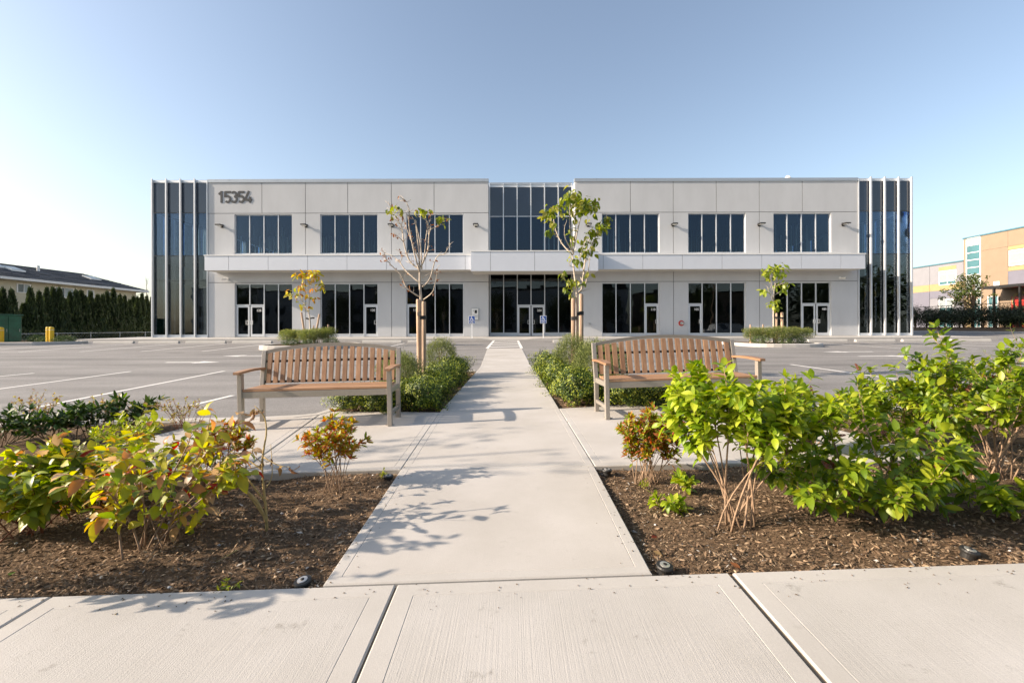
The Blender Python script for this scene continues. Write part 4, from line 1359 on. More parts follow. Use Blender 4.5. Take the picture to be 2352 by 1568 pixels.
def shrub(name, loc, label, cat, group, seed, meshes, nstem=10, height=.8, rx=.4, ry=.35, lean=(0, 0), ntw=5, twl=(.08, .2), lpt=7, leaf_s=(.5, 1.18), stem='stem', stem_r=.008, start=.4, weights=None, whorl=0, up=.6, dome=.35, maxobj=300, flowers=None, droop=0.0, base_j=.06, mind=None):
    r = random.Random(seed)
    root = empty(name, loc, label, cat, group)
    mats, ch = [], []
    idx = list(range(len(meshes)))
    tips = []
    def leafat(p, d, k=1.0):
        upv = (Vector((0, 0, 1)) + rv(r, .35)).normalized()
        mats.append(leaf_matrix(p, d, upv, r.uniform(*leaf_s) * k, r)); ch.append(r.choices(idx, weights)[0])
    def dress(pts, n, whl):
        seg = len(pts) - 1; ga = r.uniform(0, 6)
        for j in range(n):
            s = .18 + .82 * (j + r.random() * .5) / n; s = min(s, .999)
            i = int(s * seg); f = s * seg - i
            p = pts[i].lerp(pts[i + 1], f); d = (pts[i + 1] - pts[i]).normalized()
            ga += 2.4 + r.uniform(-.3, .3)
            x = d.cross(Vector((.3, .2, .9))).normalized(); y = d.cross(x)
            out = x * math.cos(ga) + y * math.sin(ga)
            leafat(p, d * r.uniform(.35, .8) + out * .9 + Vector((0, 0, -droop + r.uniform(-.2, .25))), 1.0 - .25 * (s > .9))
        if whl:
            d = (pts[-1] - pts[-2]).normalized(); x = d.cross(Vector((.3, .2, .9))).normalized(); y = d.cross(x)
            for j in range(whl):
                a = 2 * PI * j / whl + r.uniform(-.3, .3); out = x * math.cos(a) + y * math.sin(a)
                leafat(pts[-1], d * r.uniform(.5, 1.3) + out * .8 + Vector((0, 0, -droop)), .92)
    for i in range(nstem):
        a = 2 * PI * (i + r.uniform(-.35, .35)) / nstem; q = math.sqrt(r.uniform(.05, 1))
        tx, ty = math.cos(a) * rx * q + lean[0], math.sin(a) * ry * q + lean[1]
        tz = height * r.uniform(.72, 1.0) * (1 - dome * q * q)
        p0 = Vector((r.gauss(0, base_j), r.gauss(0, base_j), -.03)); p3 = Vector((tx, ty, tz))
        pts = bez(p0, p0 + Vector((tx * .2, ty * .2, tz * .45)) + rv(r, .02), Vector((tx * .75, ty * .75, tz * .8)) + rv(r, .03), p3, 7)
        m_ = MB()
        rr = stem_r * r.uniform(.6, 1.25)
        m_.tube(pts, [rr * (1 - .6 * k / 7) for k in range(8)], 5)
        for j in range(ntw):
            t = start + (.97 - start) * (j + r.random()) / ntw
            k = min(6, int(t * 7)); p = pts[k].lerp(pts[k + 1], t * 7 - k); d = (pts[k + 1] - pts[k]).normalized()
            dv = (d * .5 + Vector((math.cos(a) * .5, math.sin(a) * .5, up)) + rv(r, .45)).normalized()
            ln = r.uniform(*twl)
            tp = [p, p + dv * ln * .5 + Vector((0, 0, .005)), p + dv * ln + Vector((0, 0, ln * (.15 if up > 0 else -.2)))]
            m_.tube(tp, [rr * .45, rr * .35, rr * .2], 4)
            dress(tp, lpt, whorl); tips.append((tp[-1], dv))
        dress(pts[4:], lpt, whorl); tips.append((pts[-1], (pts[-1] - pts[-2]).normalized()))
        m_.build('stem', M[stem], root, True, smooth=True)
    keep = [i for i, mm in enumerate(mats) if mm.translation.z > (mind or -.02)]
    place_leaves(root, meshes, [mats[i] for i in keep], [ch[i] for i in keep], maxobj)
    if flowers:
        flowers(root, tips, r)
    return root
def leaf_cloud(P, A, Nn, L, Wd, cols):
    """many small four-faced leaves in one numpy mesh"""
    k = len(P)
    A = A / np.linalg.norm(A, axis=1, keepdims=True)
    X = np.cross(A, Nn); X /= np.linalg.norm(X, axis=1, keepdims=True) + 1e-9
    Z = np.cross(X, A)
    L, Wd = L[:, None], Wd[:, None]
    V = np.stack([P, P + A * L * .5 - X * Wd * .5 + Z * Wd * .12, P + A * L * .95 - Z * L * .12, P + A * L * .5 + X * Wd * .5 + Z * Wd * .12], 1).reshape(-1, 3)
    base = (np.arange(k) * 4)[:, None]
    T = np.concatenate([base + np.array([[0, 2, 1]]), base + np.array([[0, 3, 2]])], 1).reshape(-1, 3)
    C_ = np.repeat(np.concatenate([cols, np.ones((k, 1))], 1), 4, 0)
    return V, T, C_
def pick(colors, p, k, jit=.2):
    c = np.array(colors)[NR.choice(len(colors), k, p=p)]
    return c * NR.uniform(1 - jit, 1 + jit, (k, 1))
def dome_mesh(name, k, rx, rz, leafL, leafW, colors, p, upness=.2, tang=False, shell=(.55, 1.03), lump=.14, m='leafd', zmin=.0, flat=2.4, tipc=None):
    """foliage of one clipped or rounded shrub, base at the origin, uneven outline"""
    th = NR.uniform(0, 2 * PI, k); cz = NR.uniform(-.85, 1, k)
    s = np.sqrt(1 - cz ** 2)
    D = np.stack([s * np.cos(th), s * np.sin(th), cz], 1)
    n = (np.abs(D) ** flat).sum(1) ** (-1 / flat)
    ph = NR.uniform(0, 6, 6)
    lumps = 1 + lump * (np.sin(3 * th + ph[0] + 2 * cz) * .5 + np.sin(5 * th - 4 * cz + ph[1]) * .35 + np.sin(9 * th + 7 * cz + ph[2]) * .3 + np.sin(6 * cz + ph[3]) * .3)
    q = NR.uniform(shell[0] ** 2, shell[1] ** 2, k) ** .5
    R = (n * lumps * q)[:, None]
    P = D * R * np.array([rx, rx, rz / 2]) + np.array([0, 0, rz / 2])
    P[:, 2] = np.maximum(P[:, 2], zmin + NR.uniform(0, .06, k))
    A = D + NR.normal(0, .55, (k, 3)) + np.array([0, 0, upness])
    Nn = D + NR.normal(0, .6, (k, 3)) + np.array([0, 0, .5])
    if tang:
        A = np.cross(D, NR.normal(0, 1, (k, 3))); A /= np.linalg.norm(A, axis=1, keepdims=True) + 1e-9
        A = A + D * NR.uniform(-.1, .7, (k, 1)) + np.array([0, 0, .35]); Nn = D * 1.3 + NR.normal(0, .38, (k, 3))
    cols = pick(colors, p, k)
    if tipc is not None:
        tm = (q > .93) & (NR.random(k) < .55); cols[tm] = pick([tipc], [1], int(tm.sum()))
    V, T, C_ = leaf_cloud(P, A, Nn, leafL * NR.uniform(.6, 1.25, k), leafW * NR.uniform(.7, 1.2, k), cols)
    return raw_mesh(name, V, T, C_, M[m], only_mesh=True)
def stems_mesh(n, h, r, rad, m='bark2'):
    m_ = MB()
    for i in range(n):
        a = rng.uniform(0, 6.28); q = rng.uniform(.2, .8) * r
        m_.tube([(q * .25 * math.cos(a), q * .25 * math.sin(a), -.03), (q * .6 * math.cos(a), q * .6 * math.sin(a), h * .45), (q * math.cos(a), q * math.sin(a), h * .85)], [rad, rad * .8, rad * .5], 5)
    return m_.mesh('stem', M[m])
def mound(name, me, st, loc, s, label, cat, group, sz=None):
    e = empty(name, loc, label, cat, group)
    mw = Matrix.Rotation(rng.uniform(0, 6.28), 4, 'Z') @ Matrix.Diagonal((s, s, sz or s, 1))
    inst(me, 'foliage', e, mw=mw)
    if st: inst(st, 'stem', e, mw=mw)
    return e

# ================================================================== CLIPPED SHRUBS BESIDE THE WALKWAY
BOXC = [(.048, .09, .011), (.08, .135, .014), (.025, .05, .008), (.15, .20, .024)]
BOX = [dome_mesh('boxwood_foliage', 7000, .40, .46, .036, .021, BOXC, [.40, .25, .28, .07], tipc=(.30, .34, .035), upness=.35, flat=2.2, lump=.42, shell=(.5, 1.05), tang=True) for _ in range(3)]
BOXS = stems_mesh(7, .4, .3, .008)
SPC = [(.13, .17, .04), (.19, .23, .065), (.08, .115, .03), (.26, .28, .09)]
SPI = [dome_mesh('spirea_foliage', 10000, .42, .76, .050, .0072, SPC, [.35, .35, .2, .1], upness=.9, shell=(.6, 1.06), lump=.12, m='leafd', tipc=(.28, .31, .09)) for _ in range(3)]
SPIS = stems_mesh(10, .7, .3, .006)
boxl = [(-1.20, 6.15, .43, 'dark boxwood at the front corner of the left bed, beside the left bench leg'), (-1.72, 6.08, .36, 'low dark boxwood seen under the middle of the left bench'), (-2.12, 6.12, .33, 'low dark boxwood at the kerb end under the left bench'), (-1.45, 6.6, .38, 'shaded boxwood right behind the left bench end post'),
        (-1.20, 6.85, .43, 'glossy boxwood beside the walkway, second from the front on the left'), (-1.20, 7.6, .42, 'glossy boxwood beside the walkway, third from the front on the left'), (-1.18, 8.4, .44, 'glossy boxwood beside the walkway, fourth from the front on the left'), (-1.16, 9.25, .48, 'sunlit boxwood at the far walkway end of the left bed')]
boxr = [(.90, 6.2, .44, 'bright boxwood at the front corner of the right bed, beside the walkway'), (1.48, 6.1, .36, 'low dark boxwood seen under the left half of the right bench'), (1.90, 6.12, .34, 'low dark boxwood at the kerb end under the right bench'), (1.2, 6.6, .38, 'shaded boxwood right behind the left post of the right bench'),
        (.88, 6.95, .43, 'yellow tipped boxwood beside the walkway, second from the front on the right'), (.84, 7.75, .44, 'yellow green boxwood beside the walkway, third from the front on the right'), (.80, 8.7, .46, 'boxwood beside the walkway, fourth from the front on the right'), (.76, 9.75, .50, 'dark green boxwood at the far walkway end of the right bed')]
for i, (x, y, h, lab) in enumerate(boxl + boxr):
    mound('boxwood', BOX[i % 3], BOXS, (x, y, mz(x, y)), rng.uniform(.72, .84), lab, 'boxwood shrub', 'clipped boxwoods edging the walkway', h / .46)
for i, (x, y, h, lab) in enumerate([(-1.72, 7.15, .68, 'feathery green spirea behind the right end of the left bench'), (-2.05, 8.1, .66, 'feathery spirea left of the bare tree stakes'), (-1.50, 9.6, .80, 'tall feathery spirea at the far end of the left bed'),
                                    (1.33, 7.3, .82, 'large grey green feathery spirea beside the right bench post'), (1.14, 8.7, .86, 'pale feathery spirea before the leafy tree stakes'), (1.85, 8.6, .66, 'feathery spirea behind the arched top of the right bench')]):
    mound('spirea', SPI[i % 3], SPIS, (x, y, mz(x, y)), rng.uniform(.70, .80), lab, 'spirea shrub', 'feathery spireas around the tree stakes', h / .76)

# ================================================================== YOUNG TREES
def zoomconv(x0, y0, sc): return lambda p: ((x0 + p[0] / sc) / 1.30612, (y0 + p[1] / sc) / 1.30612)
def smooth_poly(pts, k=4):
    if len(pts) < 3: return pts
    out = []
    for i in range(len(pts) - 1):
        a, b_, c, d = pts[max(0, i - 1)], pts[i], pts[i + 1], pts[min(len(pts) - 1, i + 2)]
        for j in range(k):
            t = j / k
            out.append(.5 * ((2 * b_) + (c - a) * t + (2 * a - 5 * b_ + 4 * c - d) * t * t + (3 * b_ - a - 3 * c + d) * t ** 3))
    out.append(pts[-1]); return out
def young_tree(name, label, group, conv, Y, trunk, branches, clusters, meshes, r0, seed, twigs=2, nleaf=9, lscale=1.0, mat_='bark', depth=.35, dead=None, weights=None):
    r = random.Random(seed)
    X0 = W(*conv(trunk[0]), Y).x
    base = Vector((X0, Y, gz(X0, Y) - .05)); 
    root = empty(name, base, label, 'tree', group)
    tp = [W(*conv(p), Y + r.uniform(-.02, .02)) - base for p in trunk]
    tp[0] = Vector((tp[0].x, 0, -.05))
    tps = smooth_poly(tp); n = len(tps)
    m_ = MB(); m_.tube(tps, [r0 * (1 - .72 * i / (n - 1)) for i in range(n)], 9); m_.build('trunk', M[mat_], root, True, smooth=True)
    ends = []
    for br in branches:
        dv = r.uniform(-depth, depth)
        ps = [W(*conv(p), Y + dv * (i / (len(br) - 1)) ** .8) - base for i, p in enumerate(br)]
        ps = smooth_poly(ps); n = len(ps)
        L_ = sum((ps[i + 1] - ps[i]).length for i in range(n - 1))
        rr = min(r0 * .55, .006 + .009 * L_)
        m_ = MB(); m_.tube(ps, [rr * (1 - .75 * i / (n - 1)) for i in range(n)], 6)
        for k in range(twigs * (n // 3)):
            i = r.randrange(2, n); d = (ps[i] - ps[i - 1]).normalized()
            dd = (d * .8 + rv(r, .5)); dd.z = abs(dd.z) * .8; dd.normalize(); ln = r.uniform(.05, .2) * max(.5, L_ / 1.5)
            m_.tube([ps[i], ps[i] + dd * ln * .5 + rv(r, .008), ps[i] + dd * ln], [rr * .35, rr * .28, rr * .15], 4)
            ends.append((ps[i] + dd * ln, dd))
        m_.build('branch', M[mat_], root, True, smooth=True)
        ends.append((ps[-1], (ps[-1] - ps[-2]).normalized()))
    mats, ch = [], []
    for cl in clusters:
        x, y, rad = cl[:3]; cnt = int(cl[3] if len(cl) > 3 else nleaf)
        a, b_ = conv((x, y)), conv((x + rad, y))
        R = (W(*b_, Y) - W(*a, Y)).length
        c = W(*a, Y + r.uniform(-depth, depth) * .8) - base
        for j in range(cnt):
            o = rv(r, .5); o.y *= 1.0
            p = c + o * R
            d = Vector((o.x, o.y, 0)) + rv(r, .4) + Vector((0, 0, -.45))
            mats.append(leaf_matrix(p, d, (Vector((0, 0, 1)) + rv(r, .4)).normalized(), r.uniform(.7, 1.2) * lscale, r)); ch.append(r.choices(range(len(meshes)), weights)[0])
    if mats: place_leaves(root, meshes, mats, ch, 280)
    if dead:
        dm, cnt = dead; mats, ch = [], []
        for p, d in r.sample(ends, min(cnt, len(ends))):
            for q in range(r.choice([1, 1, 2])):
                mats.append(leaf_matrix(p + rv(r, .015), Vector((r.gauss(0, .4), r.gauss(0, .4), -1)), rv(r, 1).normalized(), r.uniform(.6, 1.1), r)); ch.append(r.randrange(len(dm)))
        for mm, c in zip(mats, ch):
            o = bpy.data.objects.new('dead_leaf', dm[c]); COL.objects.link(o); o.parent = root; o.matrix_local = mm
    return root
GREENT = palette([(.17, .21, .025), (.24, .27, .035), (.10, .145, .02), (.30, .29, .06)], .125, .068, 3, curl=.5, fold=.35)
DEAD = palette([(.22, .085, .03), (.30, .13, .05), (.16, .06, .025)], .085, .035, 2, curl=1.1, fold=.9, wave=.5)
YEL = palette([(.42, .36, .03), (.46, .28, .025), (.26, .29, .03), (.40, .17, .03), (.50, .42, .08)], .20, .10, 2, curl=.4)
LIME = palette([(.24, .30, .03), (.33, .36, .045), (.15, .21, .025)], .19, .10, 3, curl=.4)
cA = zoomconv(1100, 560, 2.9)
young_tree('young_tree', 'nearly bare young tree with a few dead leaves behind the left bench', 'young staked trees', cA, 9.0,
    [(482, 1760), (480, 1400), (472, 1000), (463, 850), (462, 740), (456, 600), (440, 430), (425, 290)],
    [[(460, 740), (420, 600), (382, 420), (365, 300), (372, 200), (335, 120)], [(458, 720), (370, 640), (322, 480), (305, 350), (245, 260), (215, 180)], [(468, 700), (500, 620), (518, 430), (530, 320), (500, 280)], [(530, 330), (552, 290), (560, 240)],
     [(470, 700), (530, 560), (548, 390), (600, 350), (650, 310), (665, 265)], [(458, 835), (340, 730), (290, 660), (235, 610), (165, 580)], [(455, 955), (350, 880), (300, 770), (220, 690), (172, 630), (155, 590)], [(485, 870), (550, 800), (605, 620), (680, 580), (732, 490)],
     [(490, 985), (570, 920), (600, 820), (622, 690)], [(300, 350), (310, 270), (270, 190)], [(462, 640), (400, 500), (345, 350), (318, 260)], [(490, 790), (560, 750), (640, 735)], [(320, 480), (280, 440), (235, 405)], [(480, 720), (470, 520), (430, 330), (395, 260)], [(290, 660), (310, 600), (265, 550)]],
    [(200, 205, 26, 9), (265, 185, 24, 8), (300, 205, 16, 4), (450, 205, 20, 6), (480, 215, 18, 6), (535, 205, 22, 8), (640, 265, 18, 5), (675, 270, 20, 6), (600, 295, 16, 4), (655, 325, 10, 2), (215, 250, 12, 3)],
    GREENT, .034, 3, twigs=3, dead=(DEAD, 85))
cB = zoomconv(1560, 560, 3.136)
young_tree('young_tree', 'tall leafy young tree with green clumps right of the entrance', 'young staked trees', cB, 9.0,
    [(545, 1900), (540, 1420), (535, 1000), (515, 850), (492, 640)],
    [[(492, 640), (400, 540), (340, 420), (312, 290), (290, 230)], [(495, 620), (470, 400), (468, 220), (480, 110)], [(500, 620), (560, 330), (600, 250), (660, 170)], [(485, 600), (425, 480), (420, 380), (436, 335)], [(548, 1000), (580, 960), (600, 800), (620, 640), (650, 500), (720, 430), (800, 330)],
     [(550, 990), (610, 930), (640, 800), (660, 650), (690, 530)], [(500, 640), (520, 420), (505, 250)], [(510, 760), (470, 740), (480, 680)], [(600, 800), (570, 640), (640, 470)], [(620, 640), (700, 500), (740, 400)]],
    [(480, 90, 70, 30), (430, 130, 55, 20), (540, 110, 60, 22), (640, 160, 70, 34), (700, 140, 45, 14), (680, 210, 45, 14), (600, 190, 45, 14), (480, 190, 45, 12), (290, 220, 55, 24), (340, 190, 45, 14), (270, 270, 40, 12), (320, 350, 35, 9), (290, 410, 30, 8), (390, 245, 30, 6),
     (790, 340, 50, 18), (830, 300, 35, 10), (740, 380, 40, 12), (720, 420, 35, 9), (640, 460, 40, 10), (590, 510, 35, 8), (570, 570, 40, 10), (660, 600, 40, 10), (710, 510, 35, 8), (500, 660, 40, 10), (560, 710, 25, 4), (620, 630, 35, 8), (470, 880, 45, 14), (430, 960, 35, 9), (520, 900, 30, 7),
     (500, 1020, 30, 8), (410, 810, 30, 6), (660, 815, 28, 6), (590, 905, 25, 4), (480, 400, 20, 4), (470, 460, 22, 4), (515, 520, 25, 4), (640, 310, 15, 2), (580, 230, 40, 8), (520, 300, 20, 4)],
    GREENT, .040, 5, twigs=2, lscale=1.12)
cC = zoomconv(800, 780, 5.6)
young_tree('young_tree', 'small staked tree with yellow and orange leaves on the left island', 'young staked trees', cC, 22.2,
    [(735, 1330), (735, 1180), (722, 960), (705, 880), (715, 650), (712, 300)],
    [[(702, 870), (600, 690), (480, 610), (400, 565)], [(715, 560), (600, 330), (520, 280)], [(715, 600), (780, 520), (860, 450), (920, 430)], [(715, 550), (640, 480), (645, 300)], [(714, 400), (800, 250), (840, 220)], [(718, 700), (800, 640)], [(600, 690), (580, 560), (530, 480)], [(715, 480), (780, 330), (800, 200)]],
    [(540, 240, 70, 18), (620, 250, 50, 12), (800, 210, 80, 26), (730, 210, 50, 12), (840, 275, 60, 15), (900, 390, 50, 12), (910, 470, 45, 10), (480, 530, 75, 18), (400, 565, 50, 10), (560, 480, 55, 10), (800, 640, 50, 12), (640, 590, 45, 8), (555, 750, 40, 7), (660, 350, 40, 6), (600, 400, 30, 4), (750, 470, 40, 6), (660, 745, 20, 3), (745, 780, 20, 3), (640, 845, 15, 2)],
    YEL, .045, 8, twigs=2, mat_='bark', lscale=1.3)
cD = zoomconv(2200, 770, 5.407)
young_tree('young_tree', 'small staked tree with lime green leaves on the right island', 'young staked trees', cD, 22.2,
    [(655, 1330), (652, 1130), (650, 900), (655, 650), (675, 480), (680, 340)],
    [[(675, 620), (760, 560), (810, 500)], [(675, 480), (780, 440), (900, 430)], [(655, 700), (600, 560), (510, 540)], [(665, 600), (610, 400), (600, 300)], [(680, 450), (760, 340), (770, 260)], [(655, 760), (590, 600), (545, 480), (490, 450)], [(652, 780), (620, 560), (590, 420)], [(680, 420), (660, 260)]],
    [(590, 200, 75, 20), (680, 175, 75, 20), (760, 180, 65, 18), (550, 260, 60, 15), (660, 260, 75, 18), (790, 265, 65, 16), (700, 460, 45, 9), (780, 450, 45, 9), (870, 430, 55, 12), (800, 520, 40, 7), (510, 565, 55, 10), (475, 550, 35, 6), (710, 730, 38, 7), (700, 790, 38, 7), (610, 770, 42, 8), (680, 840, 32, 5), (600, 350, 35, 5)],
    LIME, .045, 9, twigs=2, lscale=1.3)
def stake(px, ptop, Y, rad, h0, label, tie_to=None, tie_y=None, lean=0.0):
    t = W(px, ptop, Y); base = Vector((t.x + lean, Y, h0))
    e = empty('tree_stake', base, label, 'stake', 'wooden tree stakes')
    m_ = MB(); m_.tube([(0, 0, -.1), (t.x - base.x, 0, t.z - base.z - .03), (t.x - base.x, 0, t.z - base.z)], [rad, rad * .95, rad * .8], 10); m_.build('post', M['stake'], e, True, smooth=False)
    if tie_to is not None:
        a = W(tie_to[0], tie_to[1], Y) - base; z = W(px, tie_y, Y).z - base.z
        m_ = MB(); hw = .035 if rad > .03 else .03
        xs_ = 0.0
        m_.hexa([(xs_, -rad - .012, z - hw), (a.x, -.07, a.z - hw), (a.x, -.06, a.z - hw), (xs_, -rad - .002, z - hw)], [(xs_, -rad - .012, z + hw), (a.x, -.07, a.z + hw), (a.x, -.06, a.z + hw), (xs_, -rad - .002, z + hw)])
        m_.tube([(xs_, 0, z - hw), (xs_, 0, z + hw)], rad + .006, 10)
        m_.build('tie_strap', M['black'], e, True)
    return e
stake(960.5, 687, 8.95, .042, mz(-1.85, 9), 'round wooden stake on the left side of the bare tree', (970, 722), 721, .02)
stake(973.5, 692, 8.75, .042, mz(-1.7, 8.8), 'round wooden stake on the right side of the bare tree', (966, 729), 729, .0)
stake(1316.5, 685, 8.95, .042, mz(1.2, 9), 'round wooden stake on the left side of the leafy tree', (1326, 730), 731, 0)
stake(1334.8, 675, 8.85, .045, mz(1.35, 9), 'taller round wooden stake on the right side of the leafy tree', (1324, 722), 719, 0)
stake(692.3, 717, 22.3, .05, izl, 'thin stake left of the yellow island tree', (711, 733), 731, .25)
stake(733.6, 721, 22.6, .05, izl, 'thin leaning stake right of the yellow island tree', (710, 732), 730, -.3)
stake(1783, 719, 22.2, .065, izr, 'round pale stake left of the lime island tree', (1776.5, 730), 729, 0)
stake(1796.5, 717, 22.4, .07, izr, 'round stake with black band right of the lime island tree', (1778, 731), 730, 0)
for px, py, Y, rad, iz, lab in ((720.5, 747, 22.6, .03, izl, 'short marker stick in the left island shrubs'), (754, 745, 22.8, .045, izl, 'short post at the right end of the left island'), (1723.5, 745, 22.6, .04, izr, 'short pale post at the left end of the right island'), (1752.5, 745, 22.6, .035, izr, 'short pale post left of the lime island tree')):
    stake(px, py, Y, rad, iz, lab)
# shrubs on the islands
SPL = dome_mesh('spirea_foliage', 5200, .40, .60, .060, .010, SPC, [.3, .3, .3, .1], upness=.9, shell=(.4, 1.1), lump=.2, m='leaf', tipc=(.34, .35, .11))
for v_ in SPL.vertices: v_.co.z = .20 + v_.co.z * .93
def sp_at(px, y_top, Y, zb, rx, lab):
    t = W(px, y_top, Y); h = t.z - zb
    mound('spirea', SPL, SPIS, (t.x, Y, zb), rx / .42, lab, 'spirea shrub', 'leggy spireas on the planted islands', h / .76)
for px, yt, Y, rx, lab in ((662, 757, 21.9, .42, 'leftmost spirea on the left island'), (684, 757, 22.1, .48, 'spirea left of the yellow tree trunk'), (708, 756, 21.6, .45, 'spirea before the yellow tree trunk'), (730, 754, 22.2, .46, 'spirea right of the yellow tree trunk'), (751, 752, 22.3, .42, 'rightmost spirea on the left island')):
    sp_at(px, yt + 1, Y, izl, rx, 'leggy green ' + lab)
for px, yt, Y, rx, lab in ((1729, 752, 22.1, .42, 'leftmost spirea on the right island'), (1752, 752, 22.2, .48, 'spirea at the left foot of the lime tree'), (1785, 750, 21.7, .56, 'large spirea before the lime tree trunk'), (1815, 751, 22.2, .5, 'spirea right of the banded stake'), (1843, 753, 22.2, .46, 'rightmost spirea on the right island')):
    sp_at(px, yt + 1, Y, izr, rx, 'green ' + lab)
LOWC = [(.06, .10, .03), (.10, .15, .05), (.16, .20, .08)]
LOW = dome_mesh('low_foliage', 900, .4, .34, .07, .03, LOWC, [.4, .4, .2], lump=.3)
for i, (x, y, z, lab) in enumerate([(ILc[0] - .7, 21.4, izl, 'low grey green plant at the front left of the left island'), (ILc[0] + .2, 21.3, izl, 'low plant at the front middle of the left island'), (ILc[0] + 1.1, 21.6, izl, 'low plant under the right spireas of the left island'),
                                    (IRc[0] + .3, 21.5, izr, 'low dark plant at the front of the right island'), (IRc[0] + 1.0, 21.7, izr, 'low plant under the right spireas of the right island'), (IRc[0] - .8, 21.6, izr, 'low silvery plant at the front left of the right island')]):
    mound('low_plant', LOW, None, (x, y, z), rng.uniform(.8, 1.0), lab, 'plant', 'low plants on the islands')

# ================================================================== FRONT BEDS
SUMC = [(.33, .40, .025), (.26, .35, .022), (.40, .44, .045), (.17, .26, .018)]
SUM = palette(SUMC, .086, .040, 3, fold=.35, curl=.35, widest=.56, wave=.12)
SUMD = palette([(.24, .31, .018), (.16, .24, .015), (.34, .38, .028), (.10, .165, .012)], .088, .038, 3, fold=.35, curl=.35, widest=.55, wave=.12)
def spike_mesh(col):
    m_ = MB(); r = random.Random(4)
    for i in range(46):
        t = i / 46; a = i * 2.4; rr = .013 * (1 - .65 * t)
        p = Vector((rr * math.cos(a), rr * math.sin(a), .07 * t)); m_.col = tuple(c * r.uniform(.7, 1.2) for c in col)
        s = .0058 * (1.1 - .4 * t)
        m_.add([p + Vector((s, 0, 0)), p + Vector((0, s, 0)), p + Vector((-s, 0, 0)), p + Vector((0, -s, 0)), p + Vector((0, 0, s)), p - Vector((0, 0, s))], [(0, 1, 4), (1, 2, 4), (2, 3, 4), (3, 0, 4), (1, 0, 5), (2, 1, 5), (3, 2, 5), (0, 3, 5)])
    return m_.mesh('flower_spike', M['petal'])
PINK = spike_mesh((.55, .27, .27)); BRN = spike_mesh((.30, .10, .05))
def pinks(n, nb):
    def f(root, tips, r):
        ts = [t for t in tips if t[0].z > .12]
        pk = r.sample(ts, min(len(ts), n + nb))
        for i, (p, d) in enumerate(pk):
            d = (d + Vector((0, 0, .5)) + rv(r, .3)).normalized()
            mm = d.to_track_quat('Z', 'X').to_matrix().to_4x4(); mm.translation = p
            inst(PINK if i < n else BRN, 'flower_spike', root, mw=mm)
    return f
def gp(px, py): p = G(px, py); return (p.x, p.y, mz(p.x, p.y))
shrub('summersweet', gp(1690, 1195), 'bright lime green leafy shrub beside the right azalea', 'shrub', 'leafy green shrubs in the right bed', 21, SUM, nstem=14, height=.92, rx=.54, ry=.34, lean=(.05, .02), ntw=14, twl=(.06, .17), lpt=7, whorl=5, stem_r=.0065, start=.5, up=.9)
shrub('summersweet', gp(1985, 1168), 'sprawling green shrub with pink flower spikes, middle of the right bed', 'shrub', 'leafy green shrubs in the right bed', 22, SUMD, nstem=17, height=.72, rx=.62, ry=.45, lean=(-.03, -.02), ntw=8, twl=(.07, .17), lpt=7, whorl=5, stem_r=.006, start=.3, up=.35, dome=.75, flowers=pinks(10, 3))
shrub('summersweet', gp(2290, 1085), 'large green shrub with brown seed tips at the right edge', 'shrub', 'leafy green shrubs in the right bed', 23, SUMD, nstem=20, height=1.02, rx=.85, ry=.5, lean=(.12, .1), ntw=11, twl=(.08, .2), lpt=7, whorl=5, stem_r=.0075, start=.42, up=.6, dome=.45, flowers=pinks(6, 18), maxobj=300)
shrub('summersweet', gp(2060, 1015), 'smaller bushy green shrub behind, before the painted arrows', 'shrub', 'leafy green shrubs in the right bed', 24, SUMD, nstem=14, height=.66, rx=.40, ry=.35, ntw=6, twl=(.06, .14), lpt=8, whorl=6, stem_r=.007, start=.35, up=.6, flowers=pinks(3, 2))
shrub('summersweet', gp(1870, 1040), 'green shrub with pink spikes behind the bright lime shrub', 'shrub', 'leafy green shrubs in the right bed', 25, SUMD, nstem=12, height=.64, rx=.42, ry=.3, ntw=6, twl=(.06, .14), lpt=7, whorl=5, stem_r=.007, start=.3, up=.7, flowers=pinks(5, 2))
shrub('summersweet', gp(2330, 1180), 'low leafy sprouts on dark mulch below the right edge shrub', 'shrub', 'leafy green shrubs in the right bed', 26, SUMD, nstem=6, height=.20, rx=.30, ry=.16, lean=(-.08, -.02), ntw=3, twl=(.05, .1), lpt=6, whorl=5, stem_r=.005, start=.4, up=.4)
shrub('summersweet', gp(2330, 985), 'green shrub behind the right edge shrub', 'shrub', 'leafy green shrubs in the right bed', 28, SUMD, nstem=14, height=.72, rx=.6, ry=.45, ntw=6, twl=(.07, .16), lpt=8, whorl=5, stem_r=.008, start=.35, up=.6, flowers=pinks(2, 6))
for px, py, s, lab in ((1570, 1120, 31, 'small lime sprout low between azalea and bright shrub'), (1532, 1160, 32, 'lowest small lime sprout at the mulch edge by the walkway')):
    shrub('leaf_sprout', gp(px, py), lab, 'plant', 'small sprouts on the mulch', s, SUM, nstem=3, height=.10, rx=.08, ry=.05, ntw=2, twl=(.03, .05), lpt=4, whorl=4, leaf_s=(.6, .9), stem_r=.004, start=.4)
AZC = [(.46, .14, .03), (.40, .06, .035), (.40, .33, .035), (.24, .28, .025), (.52, .23, .06)]
AZT = [(.36, .30, .03), (.44, .14, .04), (.30, .34, .03), (.18, .25, .02), (.42, .34, .05)]
AZ = palette(AZC, .056, .0175, 2, fold=.3, curl=.3, widest=.5, tip=AZT)
AZG = palette([(.38, .36, .03), (.24, .30, .025), (.44, .19, .035), (.15, .22, .018), (.40, .12, .05)], .054, .0175, 2, fold=.3, curl=.3, widest=.5)
